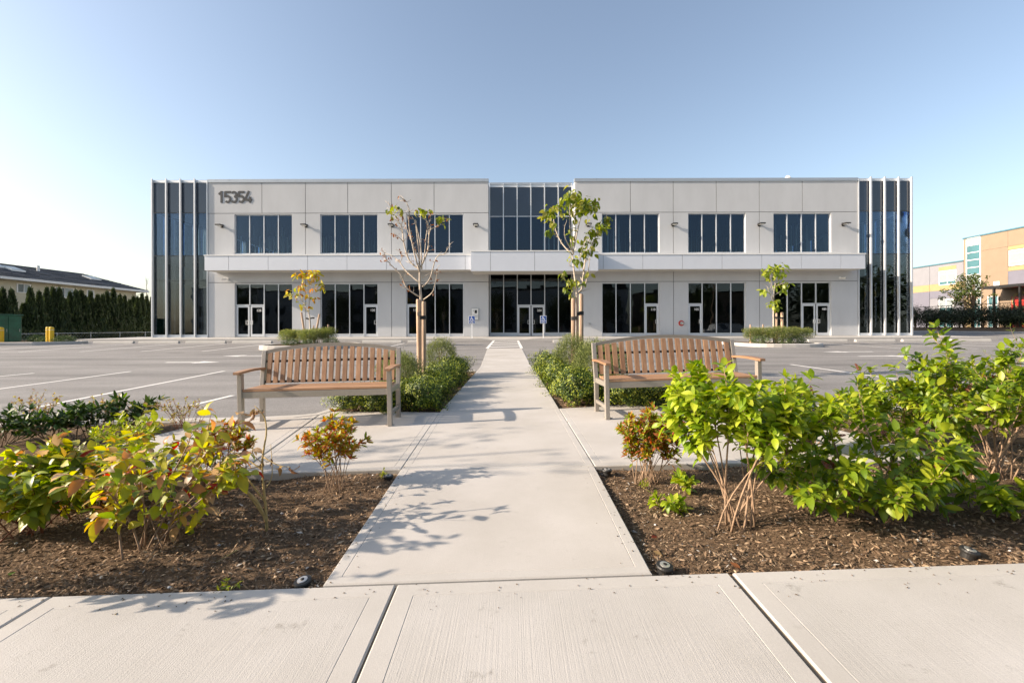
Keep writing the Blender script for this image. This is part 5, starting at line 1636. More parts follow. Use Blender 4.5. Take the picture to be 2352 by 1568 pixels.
shrub('azalea', gp(768, 1112), 'sparse red and orange azalea in front of the left bench', 'azalea', 'reddening azaleas', 41, AZ, nstem=17, height=.50, rx=.19, ry=.16, ntw=5, twl=(.04, .09), lpt=3, whorl=11, leaf_s=(.75, 1.15), stem='stem', stem_r=.0035, start=.5, up=.8, dome=.25)
shrub('azalea', gp(1490, 1092), 'dense orange and green azalea right of the walkway', 'azalea', 'reddening azaleas', 42, AZG, nstem=24, height=.53, rx=.21, ry=.18, lean=(.02, 0), ntw=7, twl=(.04, .09), lpt=4, whorl=11, leaf_s=(.75, 1.15), stem='stem', stem_r=.0038, start=.4, up=.8, dome=.25)
shrub('azalea', gp(520, 1085), 'reddish azalea half hidden behind the yellowing shrub', 'azalea', 'reddening azaleas', 43, AZ, nstem=16, height=.42, rx=.22, ry=.18, ntw=4, twl=(.04, .09), lpt=4, whorl=10, leaf_s=(.75, 1.15), stem='redstem', stem_r=.005, start=.5, up=.8, dome=.25)
DOGC = [(.42, .39, .03), (.31, .36, .028), (.38, .25, .05), (.15, .21, .022), (.40, .19, .07), (.40, .28, .16), (.36, .045, .035)]
DOG = palette(DOGC, .102, .048, 2, fold=.35, curl=.55, widest=.42, wave=.2)
DW = [6, 6, 7, 7, 2.5, 2.5, 5, 5, 1, 1, 1.5, 1.5, .3, .3]
DW2 = [7, 7, 6, 6, 4, 4, 3, 3, 2.2, 2.2, 3.5, 3.5, .5, .5]
shrub('dogwood', gp(352, 1238), 'yellowing shrub with tan dried leaves, centre of the left bed', 'shrub', 'yellowing shrubs in the left bed', 51, DOG, nstem=10, height=.76, rx=.50, ry=.30, lean=(.02, .12), ntw=6, twl=(.1, .28), lpt=5, whorl=2, stem='stem', stem_r=.0058, start=.25, up=.12, dome=.5, weights=DW2, droop=.25)
shrub('dogwood', gp(240, 1150), 'yellow green shrub left of the dried leaf shrub', 'shrub', 'yellowing shrubs in the left bed', 52, DOG, nstem=11, height=.54, rx=.52, ry=.3, lean=(-.05, .08), ntw=7, twl=(.1, .22), lpt=6, whorl=3, stem='redstem', stem_r=.005, start=.15, up=.2, dome=.4, weights=DW, droop=.2)
shrub('dogwood', gp(60, 1215), 'low green shrub at the left edge of the picture', 'shrub', 'yellowing shrubs in the left bed', 53, DOG, nstem=14, height=.46, rx=.40, ry=.24, lean=(-.08, .06), ntw=5, twl=(.07, .16), lpt=6, whorl=3, stem='redstem', stem_r=.0045, start=.3, up=.3, dome=.4, weights=[3, 3, 7, 7, 1, 1, 8, 8, .3, .3, .3, .3, .1, .1], droop=.25)
shrub('dogwood', (-3.0, 1.98, -.09), 'green shrub at the far left whose leaf shadows lie on the sidewalk', 'shrub', 'yellowing shrubs in the left bed', 55, DOG, nstem=9, height=1.15, rx=.34, ry=.26, lean=(.14, -.05), ntw=5, twl=(.1, .2), lpt=5, whorl=2, stem='redstem', stem_r=.0045, start=.4, up=.3, dome=.3, weights=[3, 3, 7, 7, 1, 1, 8, 8, .3, .3, .3, .3, .1, .1], droop=.2)
LIMEAZ = palette([(.38, .38, .03), (.28, .33, .03), (.20, .27, .02)], .058, .02, 2, fold=.35, curl=.25)
shrub('lime_shrub', gp(300, 1055), 'upright lime yellow shrub before the dark rhododendron', 'shrub', 'yellowing shrubs in the left bed', 54, LIMEAZ, nstem=14, height=.42, rx=.28, ry=.2, ntw=4, twl=(.05, .1), lpt=5, whorl=7, stem='stem', stem_r=.005, start=.4, up=1.0, dome=.3)
RHC = [(.035, .075, .012), (.055, .105, .016), (.09, .14, .02), (.025, .05, .01)]
RH = palette(RHC, .105, .03, 2, m='leafd', fold=.25, curl=.35, widest=.5)
RHY = palette([(.30, .30, .06), (.38, .30, .09), (.25, .12, .05)], .03, .012, 2, fold=.3)
for i, (px, py, h, rx, lab) in enumerate(((18, 1012, .40, .3, 'dark rhododendron at the left edge behind the beds'), (115, 1008, .28, .34, 'low dark rhododendron second from the left edge'), (195, 1000, .33, .30, 'dark rhododendron with pale buds, third from the left'), (300, 985, .38, .36, 'dark spreading rhododendron nearest the parking lines'))):
    shrub('rhododendron', gp(px, py), lab, 'rhododendron', 'dark rhododendrons in the back left bed', 60 + i, RH, nstem=9, height=h, rx=rx, ry=.28, ntw=4, twl=(.05, .12), lpt=3, whorl=8, stem='bark2', stem_r=.007, start=.3, up=.8, dome=.25)
for i, (px, py, lab) in enumerate(((255, 985, 'budding yellow sprig plant between the rhododendrons'), (415, 985, 'budding yellow sprig plant at the end of the back left bed'), (90, 975, 'budding yellow sprig plant behind the left rhododendrons'))):
    shrub('budding_plant', gp(px, py), lab, 'plant', 'budding plants behind the rhododendrons', 70 + i, RHY, nstem=16, height=.40, rx=.28, ry=.16, ntw=3, twl=(.04, .09), lpt=5, whorl=6, stem='redstem', stem_r=.003, start=.3, up=1.0, dome=.2)
# far right: feathery conifer tip and small weeds
CON = palette([(.22, .30, .02), (.15, .23, .02)], .05, .006, 2, fold=.1, curl=.2)
shrub('conifer_sapling', tuple(G(2400, 1010)[:2]) + (mz(*G(2400, 1010)[:2]),), 'feathery lime conifer at the right picture edge', 'conifer', None, 81, CON, nstem=10, height=1.05, rx=.40, ry=.3, lean=(-.02, 0), ntw=9, twl=(.1, .25), lpt=14, whorl=4, stem='bark2', stem_r=.006, start=.2, up=.2, dome=.5)

# young tree left of the frame; its dappled shade lies on the left pad and walkway
e = empty('young_tree', (-9.2, 2.6, -.08), 'slim young tree at the far left whose soft shade falls on the left pad', 'tree', 'young staked trees')
m_ = MB(); m_.tube([(0, 0, -.1), (.03, 0, 1.6), (0, 0, 4.4)], [.05, .04, .012], 8)
P = []
for k in range(11):
    c = Vector((rng.uniform(-.9, .9), rng.uniform(-.7, .9), rng.uniform(2.2, 4.6)))
    m_.tube([(0, 0, c.z * .6), c * .7 + Vector((0, 0, c.z * .25)), c], [.02, .012, .005], 5)
    d = NR.normal(0, .17, (20, 3)); P.append(np.array(c) + d)
m_.build('trunk', M['bark'], e, True)
P = np.concatenate(P); k = len(P)
V, T, C_ = leaf_cloud(P, NR.normal(0, 1, (k, 3)), NR.normal(0, .5, (k, 3)) + np.array([0, 0, 1]), NR.uniform(.08, .13, k), NR.uniform(.05, .07, k), pick([(.17, .21, .025), (.10, .145, .02)], [.5, .5], k))
raw_mesh('crown', V, T, C_, M['leaf'], e)
# bare stem plant with shrivelled leaves
DRY = palette([(.30, .19, .09), (.36, .25, .12), (.22, .12, .06)], .06, .03, 2, curl=1.2, fold=1.0, wave=.5)
cE = lambda p: p
sb = gp(613, 1215); YS = sb[1]
root = empty('withered_shrub', sb, 'withered shrub of bare tan stems with shrivelled hanging leaves', 'shrub')
B0 = Vector(sb)
for pts, dy, r0 in (([(613, 1222), (610, 1160), (604, 1105), (602, 1060)], 0, .009), ([(602, 1062), (606, 1030), (612, 990), (606, 955), (585, 932)], .05, .006), ([(612, 1200), (590, 1150), (540, 1110), (470, 1085), (400, 1080)], -.1, .008), ([(610, 1190), (560, 1120), (520, 1090), (440, 1078), (330, 1092)], .08, .007),
                    ([(604, 1080), (560, 1050), (520, 1035), (470, 1030)], .12, .004), ([(606, 1050), (640, 1068), (668, 1072)], -.06, .0035), ([(611, 1120), (625, 1090), (622, 1020)], .1, .0035), ([(605, 1065), (580, 1040), (590, 1005)], -.12, .003), ([(608, 1150), (570, 1100), (545, 1060), (520, 1050)], .15, .006), ([(602, 1070), (565, 1075), (540, 1062)], -.1, .003)):
    ps = [W(x, y, YS + dy * i / (len(pts) - 1)) - B0 for i, (x, y) in enumerate(pts)]
    ps = smooth_poly(ps); n = len(ps)
    m_ = MB(); m_.tube(ps, [r0 * (1 - .6 * i / (n - 1)) for i in range(n)], 6); m_.build('stem', M['greenstem'], root, True, smooth=True)
r = random.Random(9)
for x, y, s in ((585, 937, 1.3), (592, 945, 1.1), (580, 945, 1.0), (668, 1075, 1.3), (640, 1070, 1.1), (622, 1056, .8), (580, 1010, .8), (600, 1062, 1.0), (470, 1032, 1.1), (455, 1085, 1.2), (545, 1062, .9), (420, 1085, 1.0), (560, 1052, .8), (520, 1050, 1.0)):
    p = W(x, y, YS + r.uniform(-.08, .1)) - B0
    for q in range(2):
        inst(DRY[r.randrange(len(DRY))], 'dried_leaf', root, mw=leaf_matrix(p + rv(r, .006), Vector((r.gauss(0, .25), r.gauss(0, .25), -1)), rv(r, 1).normalized(), s * r.uniform(.7, 1.0), r))
# dry twig lying over the sidewalk edge
t0 = G(264, 1412); t3 = W(545, 1262, 2.35)
e = empty('dry_twig', t0, 'long thin straw coloured twig reaching over the sidewalk edge', 'twig')
ps = bez(Vector((0, 0, .004)), (W(350, 1372, 2.12) - Vector(t0)), (W(450, 1318, 2.25) - Vector(t0)), t3 - Vector(t0), 12)
m_ = MB(); m_.tube(ps, [.0018 + .0018 * i / 12 for i in range(13)], 5)
for i in (1, 3, 5): m_.tube([ps[i], ps[i] + Vector((.012, -.01, .012)), ps[i] + Vector((.006, -.02, -.004))], [.0015, .0012, .0008], 4)
m_.build('stalk', M['greenstem'], e, True)

# sprinklers
def sprinkler(px, py, lab, tilt=(0, 0), up=.03):
    p = G(px, py); z = mz(p.x, p.y)
    e = empty('sprinkler_head', (p.x, p.y, gz(p.x, p.y) - .03 + up), lab, 'sprinkler', 'round sprinkler heads at the bed edges', rot=(tilt[0], tilt[1], 0))
    m_ = MB(); m_.lathe([(.030, -.06), (.030, -.012), (.037, -.012), (.039, -.002), (.036, .004), (.022, .005)], n=22); m_.build('cap', M['black'], e, True)
    m_ = MB(); m_.lathe([(.0225, .0045), (.0225, .0075), (.014, .0078)], n=22); m_.build('ring', M['metal'], e, True)
    m_ = MB(); m_.lathe([(.008, .004), (.008, .011), (.004, .013)], n=12); m_.build('nozzle', M['black'], e, True)
sprinkler(695, 1333, 'flat metal sprinkler head in the left bed corner by the sidewalk', (.15, -.12))
sprinkler(1527, 1306, 'raised black sprinkler head with pale ring at the right walkway corner', (.12, .05), .045)
sprinkler(2228, 1268, 'black sprinkler head on the mulch at the far right', (.15, .15), .04)
sprinkler(892, 1094, 'small sprinkler head at the back corner of the left bed', (0, 0), .035)
sprinkler(1394, 1080, 'small sprinkler head at the back corner of the right bed', (0, 0), .035)
# fallen leaves and small weeds on the mulch
fl = palette([(.30, .12, .05), (.33, .06, .03), (.38, .26, .12), (.12, .20, .05)], .045, .024, 1, curl=.4, wave=.4)
for px, py, k, lab in ((1497, 1217, 1, 'small red fallen leaf on mulch near the walkway'), (1678, 1289, 0, 'tan fallen leaf below the bright shrub stems'), (22, 1315, 3, 'green fallen leaf at the left picture edge'), (1500, 1258, 2, 'pale fallen leaf on the right mulch near the walkway'), (1100, 0, 2, None), (880, 1250, 2, None)):
    if lab is None: continue
    p = G(px, py); o = bpy.data.objects.new('fallen_leaf', fl[k]); link(o)
    o.matrix_world = leaf_matrix(Vector((p.x, p.y, mz(p.x, p.y) + .014)), Vector((rng.uniform(-1, 1), rng.uniform(-1, 1), 0)), Vector((.1, -.2, 1)), 1.1, rng)
    props(o, lab, 'leaf', 'fallen leaves on the mulch')
for px, py, s, lab in ((683 - 0, 1352, 91, 'tiny yellow green weed by the left sidewalk edge'), (880, 1090, 92, 'tiny weed at the back edge of the left bed'), (1480, 1110, 93, 'tiny weed left of the right azalea')):
    if px == 683: px, py = 680, 1350
    x, y = (520, 1348) if s == 91 else (px, py)
    shrub('small_weed', gp(x, y), lab, 'weed', 'tiny weeds on the mulch', s, LIMEAZ, nstem=4, height=.045, rx=.035, ry=.03, ntw=1, twl=(.015, .03), lpt=3, whorl=3, leaf_s=(.3, .5), stem='greenstem', stem_r=.0015, start=.4)
# pebbles and crumbs on the mulch
pb = MB(); r = random.Random(5)
for i in range(150):
    x, y = smp_front()
    if any(inside(s, x, y) for s in SLABS if min(p[1] for p in s) < 6): continue
    s = r.uniform(.004, .011); z = mz(x, y) + s * .5; c = Vector((x, y, z))
    pb.add([c + Vector(v) * s for v in ((1, .2, 0), (.1, 1, .1), (-1, 0, .1), (0, -.9, 0), (.1, .1, .7), (0, 0, -.6))], [(0, 1, 4), (1, 2, 4), (2, 3, 4), (3, 0, 4), (1, 0, 5), (2, 1, 5), (3, 2, 5), (0, 3, 5)])
pb.build('pebbles', M['trimw'], kind='stuff')

# ================================================================== SURROUNDINGS, LEFT
# cypress row
CYC = [(.045, .066, .022), (.068, .092, .030), (.032, .048, .016), (.095, .12, .036)]
def cypress_mesh(k):
    t = NR.random(k) ** .85
    rad = (1 - t) ** .85 * (.55 + .35 * np.minimum(1, t * 6)) 
    th = NR.uniform(0, 2 * PI, k)
    lump = 1 + .22 * np.sin(3 * th + 9 * t) + .16 * np.sin(7 * th - 23 * t)
    q = NR.uniform(.55, 1.05, k) * lump
    P = np.stack([rad * q * np.cos(th) * .55, rad * q * np.sin(th) * .55, t * .985 + .01], 1)
    A = np.stack([np.cos(th) * .45, np.sin(th) * .45, np.full(k, 1.0)], 1) + NR.normal(0, .3, (k, 3))
    Nn = np.stack([np.cos(th), np.sin(th), np.full(k, .3)], 1) + NR.normal(0, .4, (k, 3))
    # lengths compensate the tall z scale used later
    A[:, 2] *= .3
    V, T, C_ = leaf_cloud(P, A, Nn, NR.uniform(.08, .17, k), NR.uniform(.05, .09, k), pick(CYC, [.4, .3, .18, .12], k))
    return raw_mesh('cypress_crown', V, T, C_, M['leafd'], only_mesh=True)
CY = [cypress_mesh(2600) for _ in range(3)]
m_ = MB(); m_.tube([(0, 0, -.02), (0, 0, .2), (0, 0, .9)], [.07, .05, .01], 6); CYT = m_.mesh('trunk', M['bark2'])
tops = [(-60, 520), (25, 495), (100, 505), (200, 615), (260, 490), (335, 520), (400, 490), (455, 490), (510, 495), (550, 575), (600, 525), (650, 510), (695, 510), (730, 560), (775, 520), (835, 545), (880, 545), (915, 520), (970, 495), (1025, 545), (1065, 555), (1110, 585), (1140, 560), (1175, 565), (1215, 535), (1255, 555), (1300, 560), (1340, 550)]
ordn = ['first', 'second', 'third', 'fourth', 'fifth', 'sixth', 'seventh', 'eighth', 'ninth', 'tenth', 'eleventh', 'twelfth', 'thirteenth', 'fourteenth', 'fifteenth', 'sixteenth', 'seventeenth', 'eighteenth', 'nineteenth', 'twentieth', 'twenty first', 'twenty second', 'twenty third', 'twenty fourth', 'twenty fifth', 'twenty sixth', 'twenty seventh', 'twenty eighth']
XH = -33.9
for i, (zx, zy) in enumerate(tops):
    P_ = ((zx / 2.85) / 1.30612, (700 + zy / 2.85) / 1.30612)
    t = WX(P_[0], P_[1], XH + rng.uniform(-.25, .25)); zb = .18
    h = t.z - zb
    look = 'tall' if h > 3.35 else ('short' if h < 2.9 else 'narrow')
    e = empty('cypress', (t.x, t.y, zb), look + ' dark green cypress in the row behind the low fence, ' + ordn[i] + ' from the left', 'cypress tree', 'cypress row on the left')
    mw = Matrix.Rotation(rng.uniform(0, 6.28), 4, 'Z') @ Matrix.Diagonal((rng.uniform(.98, 1.15),) * 2 + (h, 1))
    inst(CY[i % 3], 'crown', e, mw=mw); inst(CYT, 'trunk', e, mw=Matrix.Diagonal((1, 1, h, 1)))
# brambles at the hedge foot
BRC = [(.05, .07, .02), (.09, .11, .03), (.13, .12, .04)]
k = 9000
P = np.stack([-33.0 + NR.normal(0, .35, k), NR.uniform(27, 45, k), NR.uniform(.15, 1.0, k) ** 1.6], 1)
V, T, C_ = leaf_cloud(P, NR.normal(0, 1, (k, 3)), NR.normal(0, 1, (k, 3)) + np.array([0, 0, 1]), NR.uniform(.06, .14, k), NR.uniform(.04, .09, k), pick(BRC, [.5, .3, .2], k))
raw_mesh('ground_ivy', V, T, C_, M['leafd'], kind='stuff')
# low chain link fence
e = empty('chain_link_fence', (-32.4, 36, .15), 'low grey chain link fence before the cypress row', 'fence')
m_ = MB(); m_.tube([(-32.4, 27, .74), (-32.4, 46, .74)], .025, 6); m_.build('top_rail', M['galv'], e)
for y in np.arange(27.2, 46, 2.6):
    m_ = MB(); m_.tube([(-32.4, y, .0), (-32.4, y, .80)], .035, 6); m_.build('post', M['galv'], e)
m_ = MB()
for y in np.arange(27.2, 45.8, .22):
    m_.tube([(-32.4, y, .1), (-32.4, y + .55, .72)], .004, 3, cap=False); m_.tube([(-32.4, y + .55, .1), (-32.4, y, .72)], .004, 3, cap=False)
m_.build('wire_mesh', M['galv'], e, kind='stuff')
# green cabinet
YB_ = 25.6
bx1 = W(48.5, 760, YB_ + 1.45).x; zt = W(25, 721.5, YB_ + .7).z
e = empty('utility_cabinet', (bx1 - 1.4, YB_ + .7, .27), 'green metal utility cabinet at the left edge of the car park', 'utility cabinet')
m_ = MB(); m_.box(bx1 - 2.7, bx1 - .02, YB_ + .02, YB_ + 1.5, .27, zt - .06); m_.build('body', M['green'], e, bevel=.015)
m_ = MB(); m_.box(bx1 - 2.75, bx1 + .06, YB_ - .05, YB_ + 1.55, zt - .058, zt); m_.build('lid', M['green'], e, bevel=.012)
for a, c in ((YB_ + .08, YB_ + .74), (YB_ + .77, YB_ + 1.44)):
    m_ = MB(); m_.box(bx1 - .018, bx1 + .008, a, c, .36, zt - .12); d = m_.build('cabinet_door', M['green'], e, bevel=.006)
    m_ = MB(); m_.box(bx1 + .009, bx1 + .03, c - .1, c - .07, .9, 1.06); m_.build('handle', M['galv'], d)
# bollards
def bollard(px, Y, ytop, lab):
    t = W(px, ytop, Y); zb = ize
    e = empty('bollard', (t.x, Y, zb), lab, 'bollard', 'yellow bollards'); h = t.z - zb
    m_ = MB(); m_.lathe([(.105, -.05), (.105, h - .06), (.09, h - .02), (.05, h)], n=14); m_.build('sleeve', M['yellow'], e, True, smooth=False)
    m_ = MB(); m_.lathe([(.107, h * .80), (.107, h * .82)], n=14); m_.build('band', M['white'], e, True)
bollard(111, 25.3, 750.5, 'yellow bollard on the left kerb island, left one of the pair')
bollard(118.5, 25.0, 750.5, 'yellow bollard on the left kerb island, right one of the pair')
bollard(3, 24.6, 751.5, 'single yellow bollard at the left picture edge before the green cabinet')
for i, (x, y, lab) in enumerate([(-27.2, 26.2, 'low leafy plant left of the yellow bollard pair'), (-26.5, 26.0, 'low leafy plant touching the yellow bollard pair'), (-25.2, 25.6, 'low leafy plant right of the yellow bollard pair'), (-24.8, 25.2, 'low leafy plant at the tip of the left kerb island'), (-27.9, 26.6, 'low leafy plant beside the green cabinet corner')]):
    mound('low_plant', LOW, None, (x, y, ize - .03), rng.uniform(.9, 1.25), lab, 'plant', 'low plants on the kerb island', rng.uniform(.8, 1.2))
# the house behind the cypresses
XHs = -46.0
zE = 0.5 * (WX(2, 635, XHs).z + WX(329, 668, XHs).z); yF = WX(326, 668, XHs).y; yN = 24.0
hb = empty('house', (XHs - 4, 38, 0), 'beige sided house with dark shingle hip roof behind the cypress row', 'house')
m_ = MB(); m_.box(XHs - 8, XHs - .03, yN, yF - .9, -.2, zE - .05); m_.build('wall', M['siding'], hb)
z = .3
wins = []
for a, c, d, f in ((51, 91, 849, 880), (165, 221, 860, 895), (261, 281, 868, 895), (323, 349, 875, 891)):
    q0 = WX(a / 1.30612, d / 1.30612, XHs); q1 = WX(c / 1.30612, f / 1.30612, XHs)
    wins.append((q0.y, q1.y, q1.z, q0.z))
while z < zE - .1:
    m_ = MB()
    spans = [(yN, yF - .9)]
    for (wa, wc, wz0, wz1) in wins:
        if z + .2 > wz0 - .06 and z < wz1 + .06:
            spans = [s for (a, c) in spans for s in ((a, min(c, wa - .06)), (max(a, wc + .06), c)) if s[1] > s[0] + .01]
    for a, c in spans:
        m_.hexa([(XHs - .028, a, z), (XHs + .022, a, z), (XHs + .022, c, z), (XHs - .028, c, z)], [(XHs - .028, a, z + .195), (XHs + .004, a, z + .195), (XHs + .004, c, z + .195), (XHs - .028, c, z + .195)])
    m_.build('siding_board', M['siding'], hb); z += .2
for i, (wa, wc, wz0, wz1) in enumerate(wins):
    m_ = MB(); t = .07; X_ = XHs + .03
    m_.box(XHs - .02, X_, wa - .055, wa + t, wz0, wz1); m_.box(XHs - .02, X_, wc - t, wc + .055, wz0, wz1)
    m_.box(XHs - .02, X_, wa + t, wc - t, wz1 - t, wz1); m_.box(XHs - .02, X_, wa + t, wc - t, wz0, wz0 + t); mid = (wa + wc) / 2
    m_.box(XHs - .02, X_, mid - .03, mid + .03, wz0 + t, wz1 - t)
    f = m_.build('window', M['trimw'], hb)
    m_ = MB(); m_.box(XHs - .018, XHs - .005, wa + t, mid - .03, wz0 + t, wz1 - t); m_.build('pane', M['spandrel'], f)
    m_ = MB(); m_.box(XHs - .018, XHs - .005, mid + .03, wc - t, wz0 + t, wz1 - t); m_.build('pane', M['blind'], f)
# roof: eave along the wall, ridge behind, hipped far end; courses of shingles
xr = XHs - 4.2; zr = WX(100, 617, xr).z; yr = WX(184, 632, xr).y
xe = XHs + .75; ye = yF
rf = MB()
rf.add([(xe, yN, zE), (xe, ye, zE), (xr, yr, zr), (xr, yN, zr), (XHs - 9, ye, zE), (XHs - 9, yN, zE)], [(0, 1, 2, 3), (1, 4, 2), (4, 5, 3, 2), (0, 3, 5), (0, 5, 4, 1)])
ro = rf.build('roof', M['shingle'], hb)
nc = 17
for k in range(nc):
    t0, t1 = k / nc, (k + 1) / nc
    def E(t, far): 
        return (xe + (xr - xe) * t, ye + (yr - ye) * t if far else yN, zE + (zr - zE) * t)
    a, c, d, f = E(t0, 0), E(t0, 1), E(t1, 1), E(t1, 0)
    cm = MB(); u = .045
    n = 26
    for i in range(n):
        s0, s1 = i / n, (i + 1) / n
        j = rng.uniform(-.012, .02)
        L0 = lambda p, q, s: (p[0] + (q[0] - p[0]) * s, p[1] + (q[1] - p[1]) * s, p[2] + (q[2] - p[2]) * s)
        g0, g1, h1, h0 = L0(a, c, s0), L0(a, c, s1), L0(f, d, s1), L0(f, d, s0)
        upv = lambda p, q_: (p[0] + q_ * .4, p[1], p[2] + q_)
        cm.hexa([upv(g0, .003), upv(g1, .003), upv(h1, .001), upv(h0, .001)], [upv(g0, u + j), upv(g1, u + j), upv(h1, .012), upv(h0, .012)])
    cm.build('shingle_course', M['shingle'], ro)
m_ = MB(); m_.box(xe - .02, xe + .10, yN, ye + .1, zE - .24, zE - .01); m_.box(XHs - 9, xe - .02, ye - .02, ye + .1, zE - .24, zE - .01); m_.build('gutter', M['trimw'], hb, bevel=.01)
m_ = MB(); m_.box(XHs, xe - .02, yN, ye - .02, zE - .10, zE - .06); m_.build('soffit', M['trimw'], hb)
m_ = MB(); m_.tube([(xe, ye - .3, zE - .2), (XHs + .1, ye - 1.0, zE - .7), (XHs + .08, ye - 1.0, .3)], .05, 6); m_.build('downpipe', M['trimw'], hb)
for (px0, py0, px1, py1) in ((38, 290, 180, 330), (730, 372, 840, 403), (-60, 282, 30, 300)):
    # skylights lie on the roof plane, a hand's breadth proud
    def onroof(zx, zy):
        x, y = (zx / 2.85) / 1.30612, (700 + zy / 2.85) / 1.30612
        u_, v_ = uv(x, y)
        k_ = (zr - zE) / (xr - xe)
        Yv = (zE - k_ * xe - HC) / (-v_ - k_ * u_)
        return Vector((u_ * Yv, Yv, HC - v_ * Yv))
    p0, p1 = onroof(px0, py0), onroof(px1, py1)
    xa, xb = max(p0.x, p1.x), min(p0.x, p1.x)
    xa = min(xa, xe - .8); xb = max(min(xb, xa - .7), xr + .5)
    ya_, yb2 = min(p0.y, p1.y), max(p0.y, p1.y)
    yc = (ya_ + yb2) / 2; hw = .65
    zz = lambda x: zE + (x - xe) * (zr - zE) / (xr - xe)
    m_ = MB(); m_.hexa([(xa, yc - hw, zz(xa)), (xa, yc + hw, zz(xa)), (xb, yc + hw, zz(xb)), (xb, yc - hw, zz(xb))], [(xa, yc - hw, zz(xa) + .16), (xa, yc + hw, zz(xa) + .16), (xb, yc + hw, zz(xb) + .16), (xb, yc - hw, zz(xb) + .16)]); s_ = m_.build('skylight', M['trimw'], ro)
    m_ = MB(); m_.hexa([(xa - .08, yc - hw + .08, zz(xa - .08) + .162), (xa - .08, yc + hw - .08, zz(xa - .08) + .162), (xb + .08, yc + hw - .08, zz(xb + .08) + .162), (xb + .08, yc - hw + .08, zz(xb + .08) + .162)],
                       [(xa - .08, yc - hw + .08, zz(xa - .08) + .18), (xa - .08, yc + hw - .08, zz(xa - .08) + .18), (xb + .08, yc + hw - .08, zz(xb + .08) + .18), (xb + .08, yc - hw + .08, zz(xb + .08) + .18)]); m_.build('pane', M['blind'], s_)
p = WX(88, 618, xr + 1.5)
m_ = MB(); m_.tube([(xr + 1.5, p.y, zr - .75), (xr + 1.5, p.y, zr + .05)], .12, 8); m_.build('roof_vent', M['trimw'], ro)
p = W(336, 668, 60)
# bare tree top far behind
e = empty('bare_tree', (p.x, 60, .2), 'thin leafless tree top far behind, beside the left corner bay', 'tree')
r = random.Random(2); m_ = MB(); zt = W(337, 638, 60).z
m_.tube([(p.x, 60, 0), (p.x + .05, 60, zt * .6), (p.x, 60, zt)], [.12, .05, .01], 6)
for k in range(14):
    z = zt * r.uniform(.45, .95); m_.tube([(p.x, 60, z), (p.x + r.uniform(-.5, .5), 60 + r.uniform(-.4, .4), z + r.uniform(.4, 1.0))], [.02, .006], 4)
m_.build('trunk', M['bark2'], e)

# ================================================================== SURROUNDINGS, RIGHT
XR = 52.0
def RY(px): return XR / ((px - CX) / F)
cR = zoomconv(2740, 660, 4.6114)
def RP(zx, zy): return WX(*cR((zx, zy)), XR)
zT = .5 * (RP(700, 265).z + RP(1520, 108).z); zLw = .5 * (RP(55, 662).z + RP(690, 575).z)
yC = RP(695, 400).y
rb_ = empty('school_building', (XR + 6, 46, .6), 'tan and lilac stucco building with teal stair window at the right edge', 'building')
Y0, Yend = 22.0, 76.0
def wl(name, m, y0, y1, z0, z1, x=XR, t=.4, parent=rb_):
    m_ = MB(); m_.box(x, x + t, y0, y1, z0, z1); return m_.build(name, M[m], parent)
zb1 = .5 * (RP(55, 960).z + RP(500, 915).z)     # cream band centre on the lilac wing
zc = .5 * (RP(960, 945).z + RP(1520, 900).z)    # canopy level
m_ = MB(); m_.box(XR + .42, XR + 14, yC + .2, Yend, .3, zLw - .35); m_.box(XR + .42, XR + 14, Y0, yC, .3, zT - .35); m_.build('body', M['lilac'], rb_)
# lilac wing, in strips between joints
hb2 = .42
for a, c in ((yC, RP(225, 700).y), (RP(225, 700).y, Yend)):
    a += .02; c -= .02
    wl('wall_panel', 'lilac', a, c, zb1 + hb2, zLw)
    wl('cream_band', 'cream', a, c, zb1 - hb2, zb1 + hb2 - .01, XR - .004)
    wl('wall_panel', 'purple', a, c, zb1 - hb2 - .9, zb1 - hb2 - .01)
    wl('wall_panel', 'lilac', a, c, .3, zb1 - hb2 - .92)
wl('parapet_cap', 'teal', yC, Yend, zLw, zLw + .14, XR - .08, .5)
# tan block
sa, sc_ = RP(925, 400).y, RP(745, 400).y
jn = RP(1310, 300).y; zj = RP(1310, 368).z
wl('wall_panel', 'tan', sc_ + .1, yC - .01, .3, zT)
wl('wall_panel', 'tan', jn + .02, sa - .1, zj + .02, zT); wl('wall_panel', 'tan', jn + .02, sa - .1, zc, zj)
wl('wall_panel', 'tan', Y0, jn, zj + .02, zT)
zw1, zw0 = RP(1330, 420).z, RP(1330, 640).z
wl('wall_panel', 'cream', Y0, jn, zw1 + .05, zj); wl('wall_panel', 'cream', Y0, jn, RP(1330, 705).z, zw0 - .05); wl('wall_panel', 'purple', Y0, jn, zc, RP(1330, 705).z - .02)
wl('wall_panel', 'tan', Y0, sa - .1, .3, zc - .02, XR + .1)
wl('parapet_cap', 'teal', Y0, yC + .06, zT, zT + .14, XR - .08, .5)
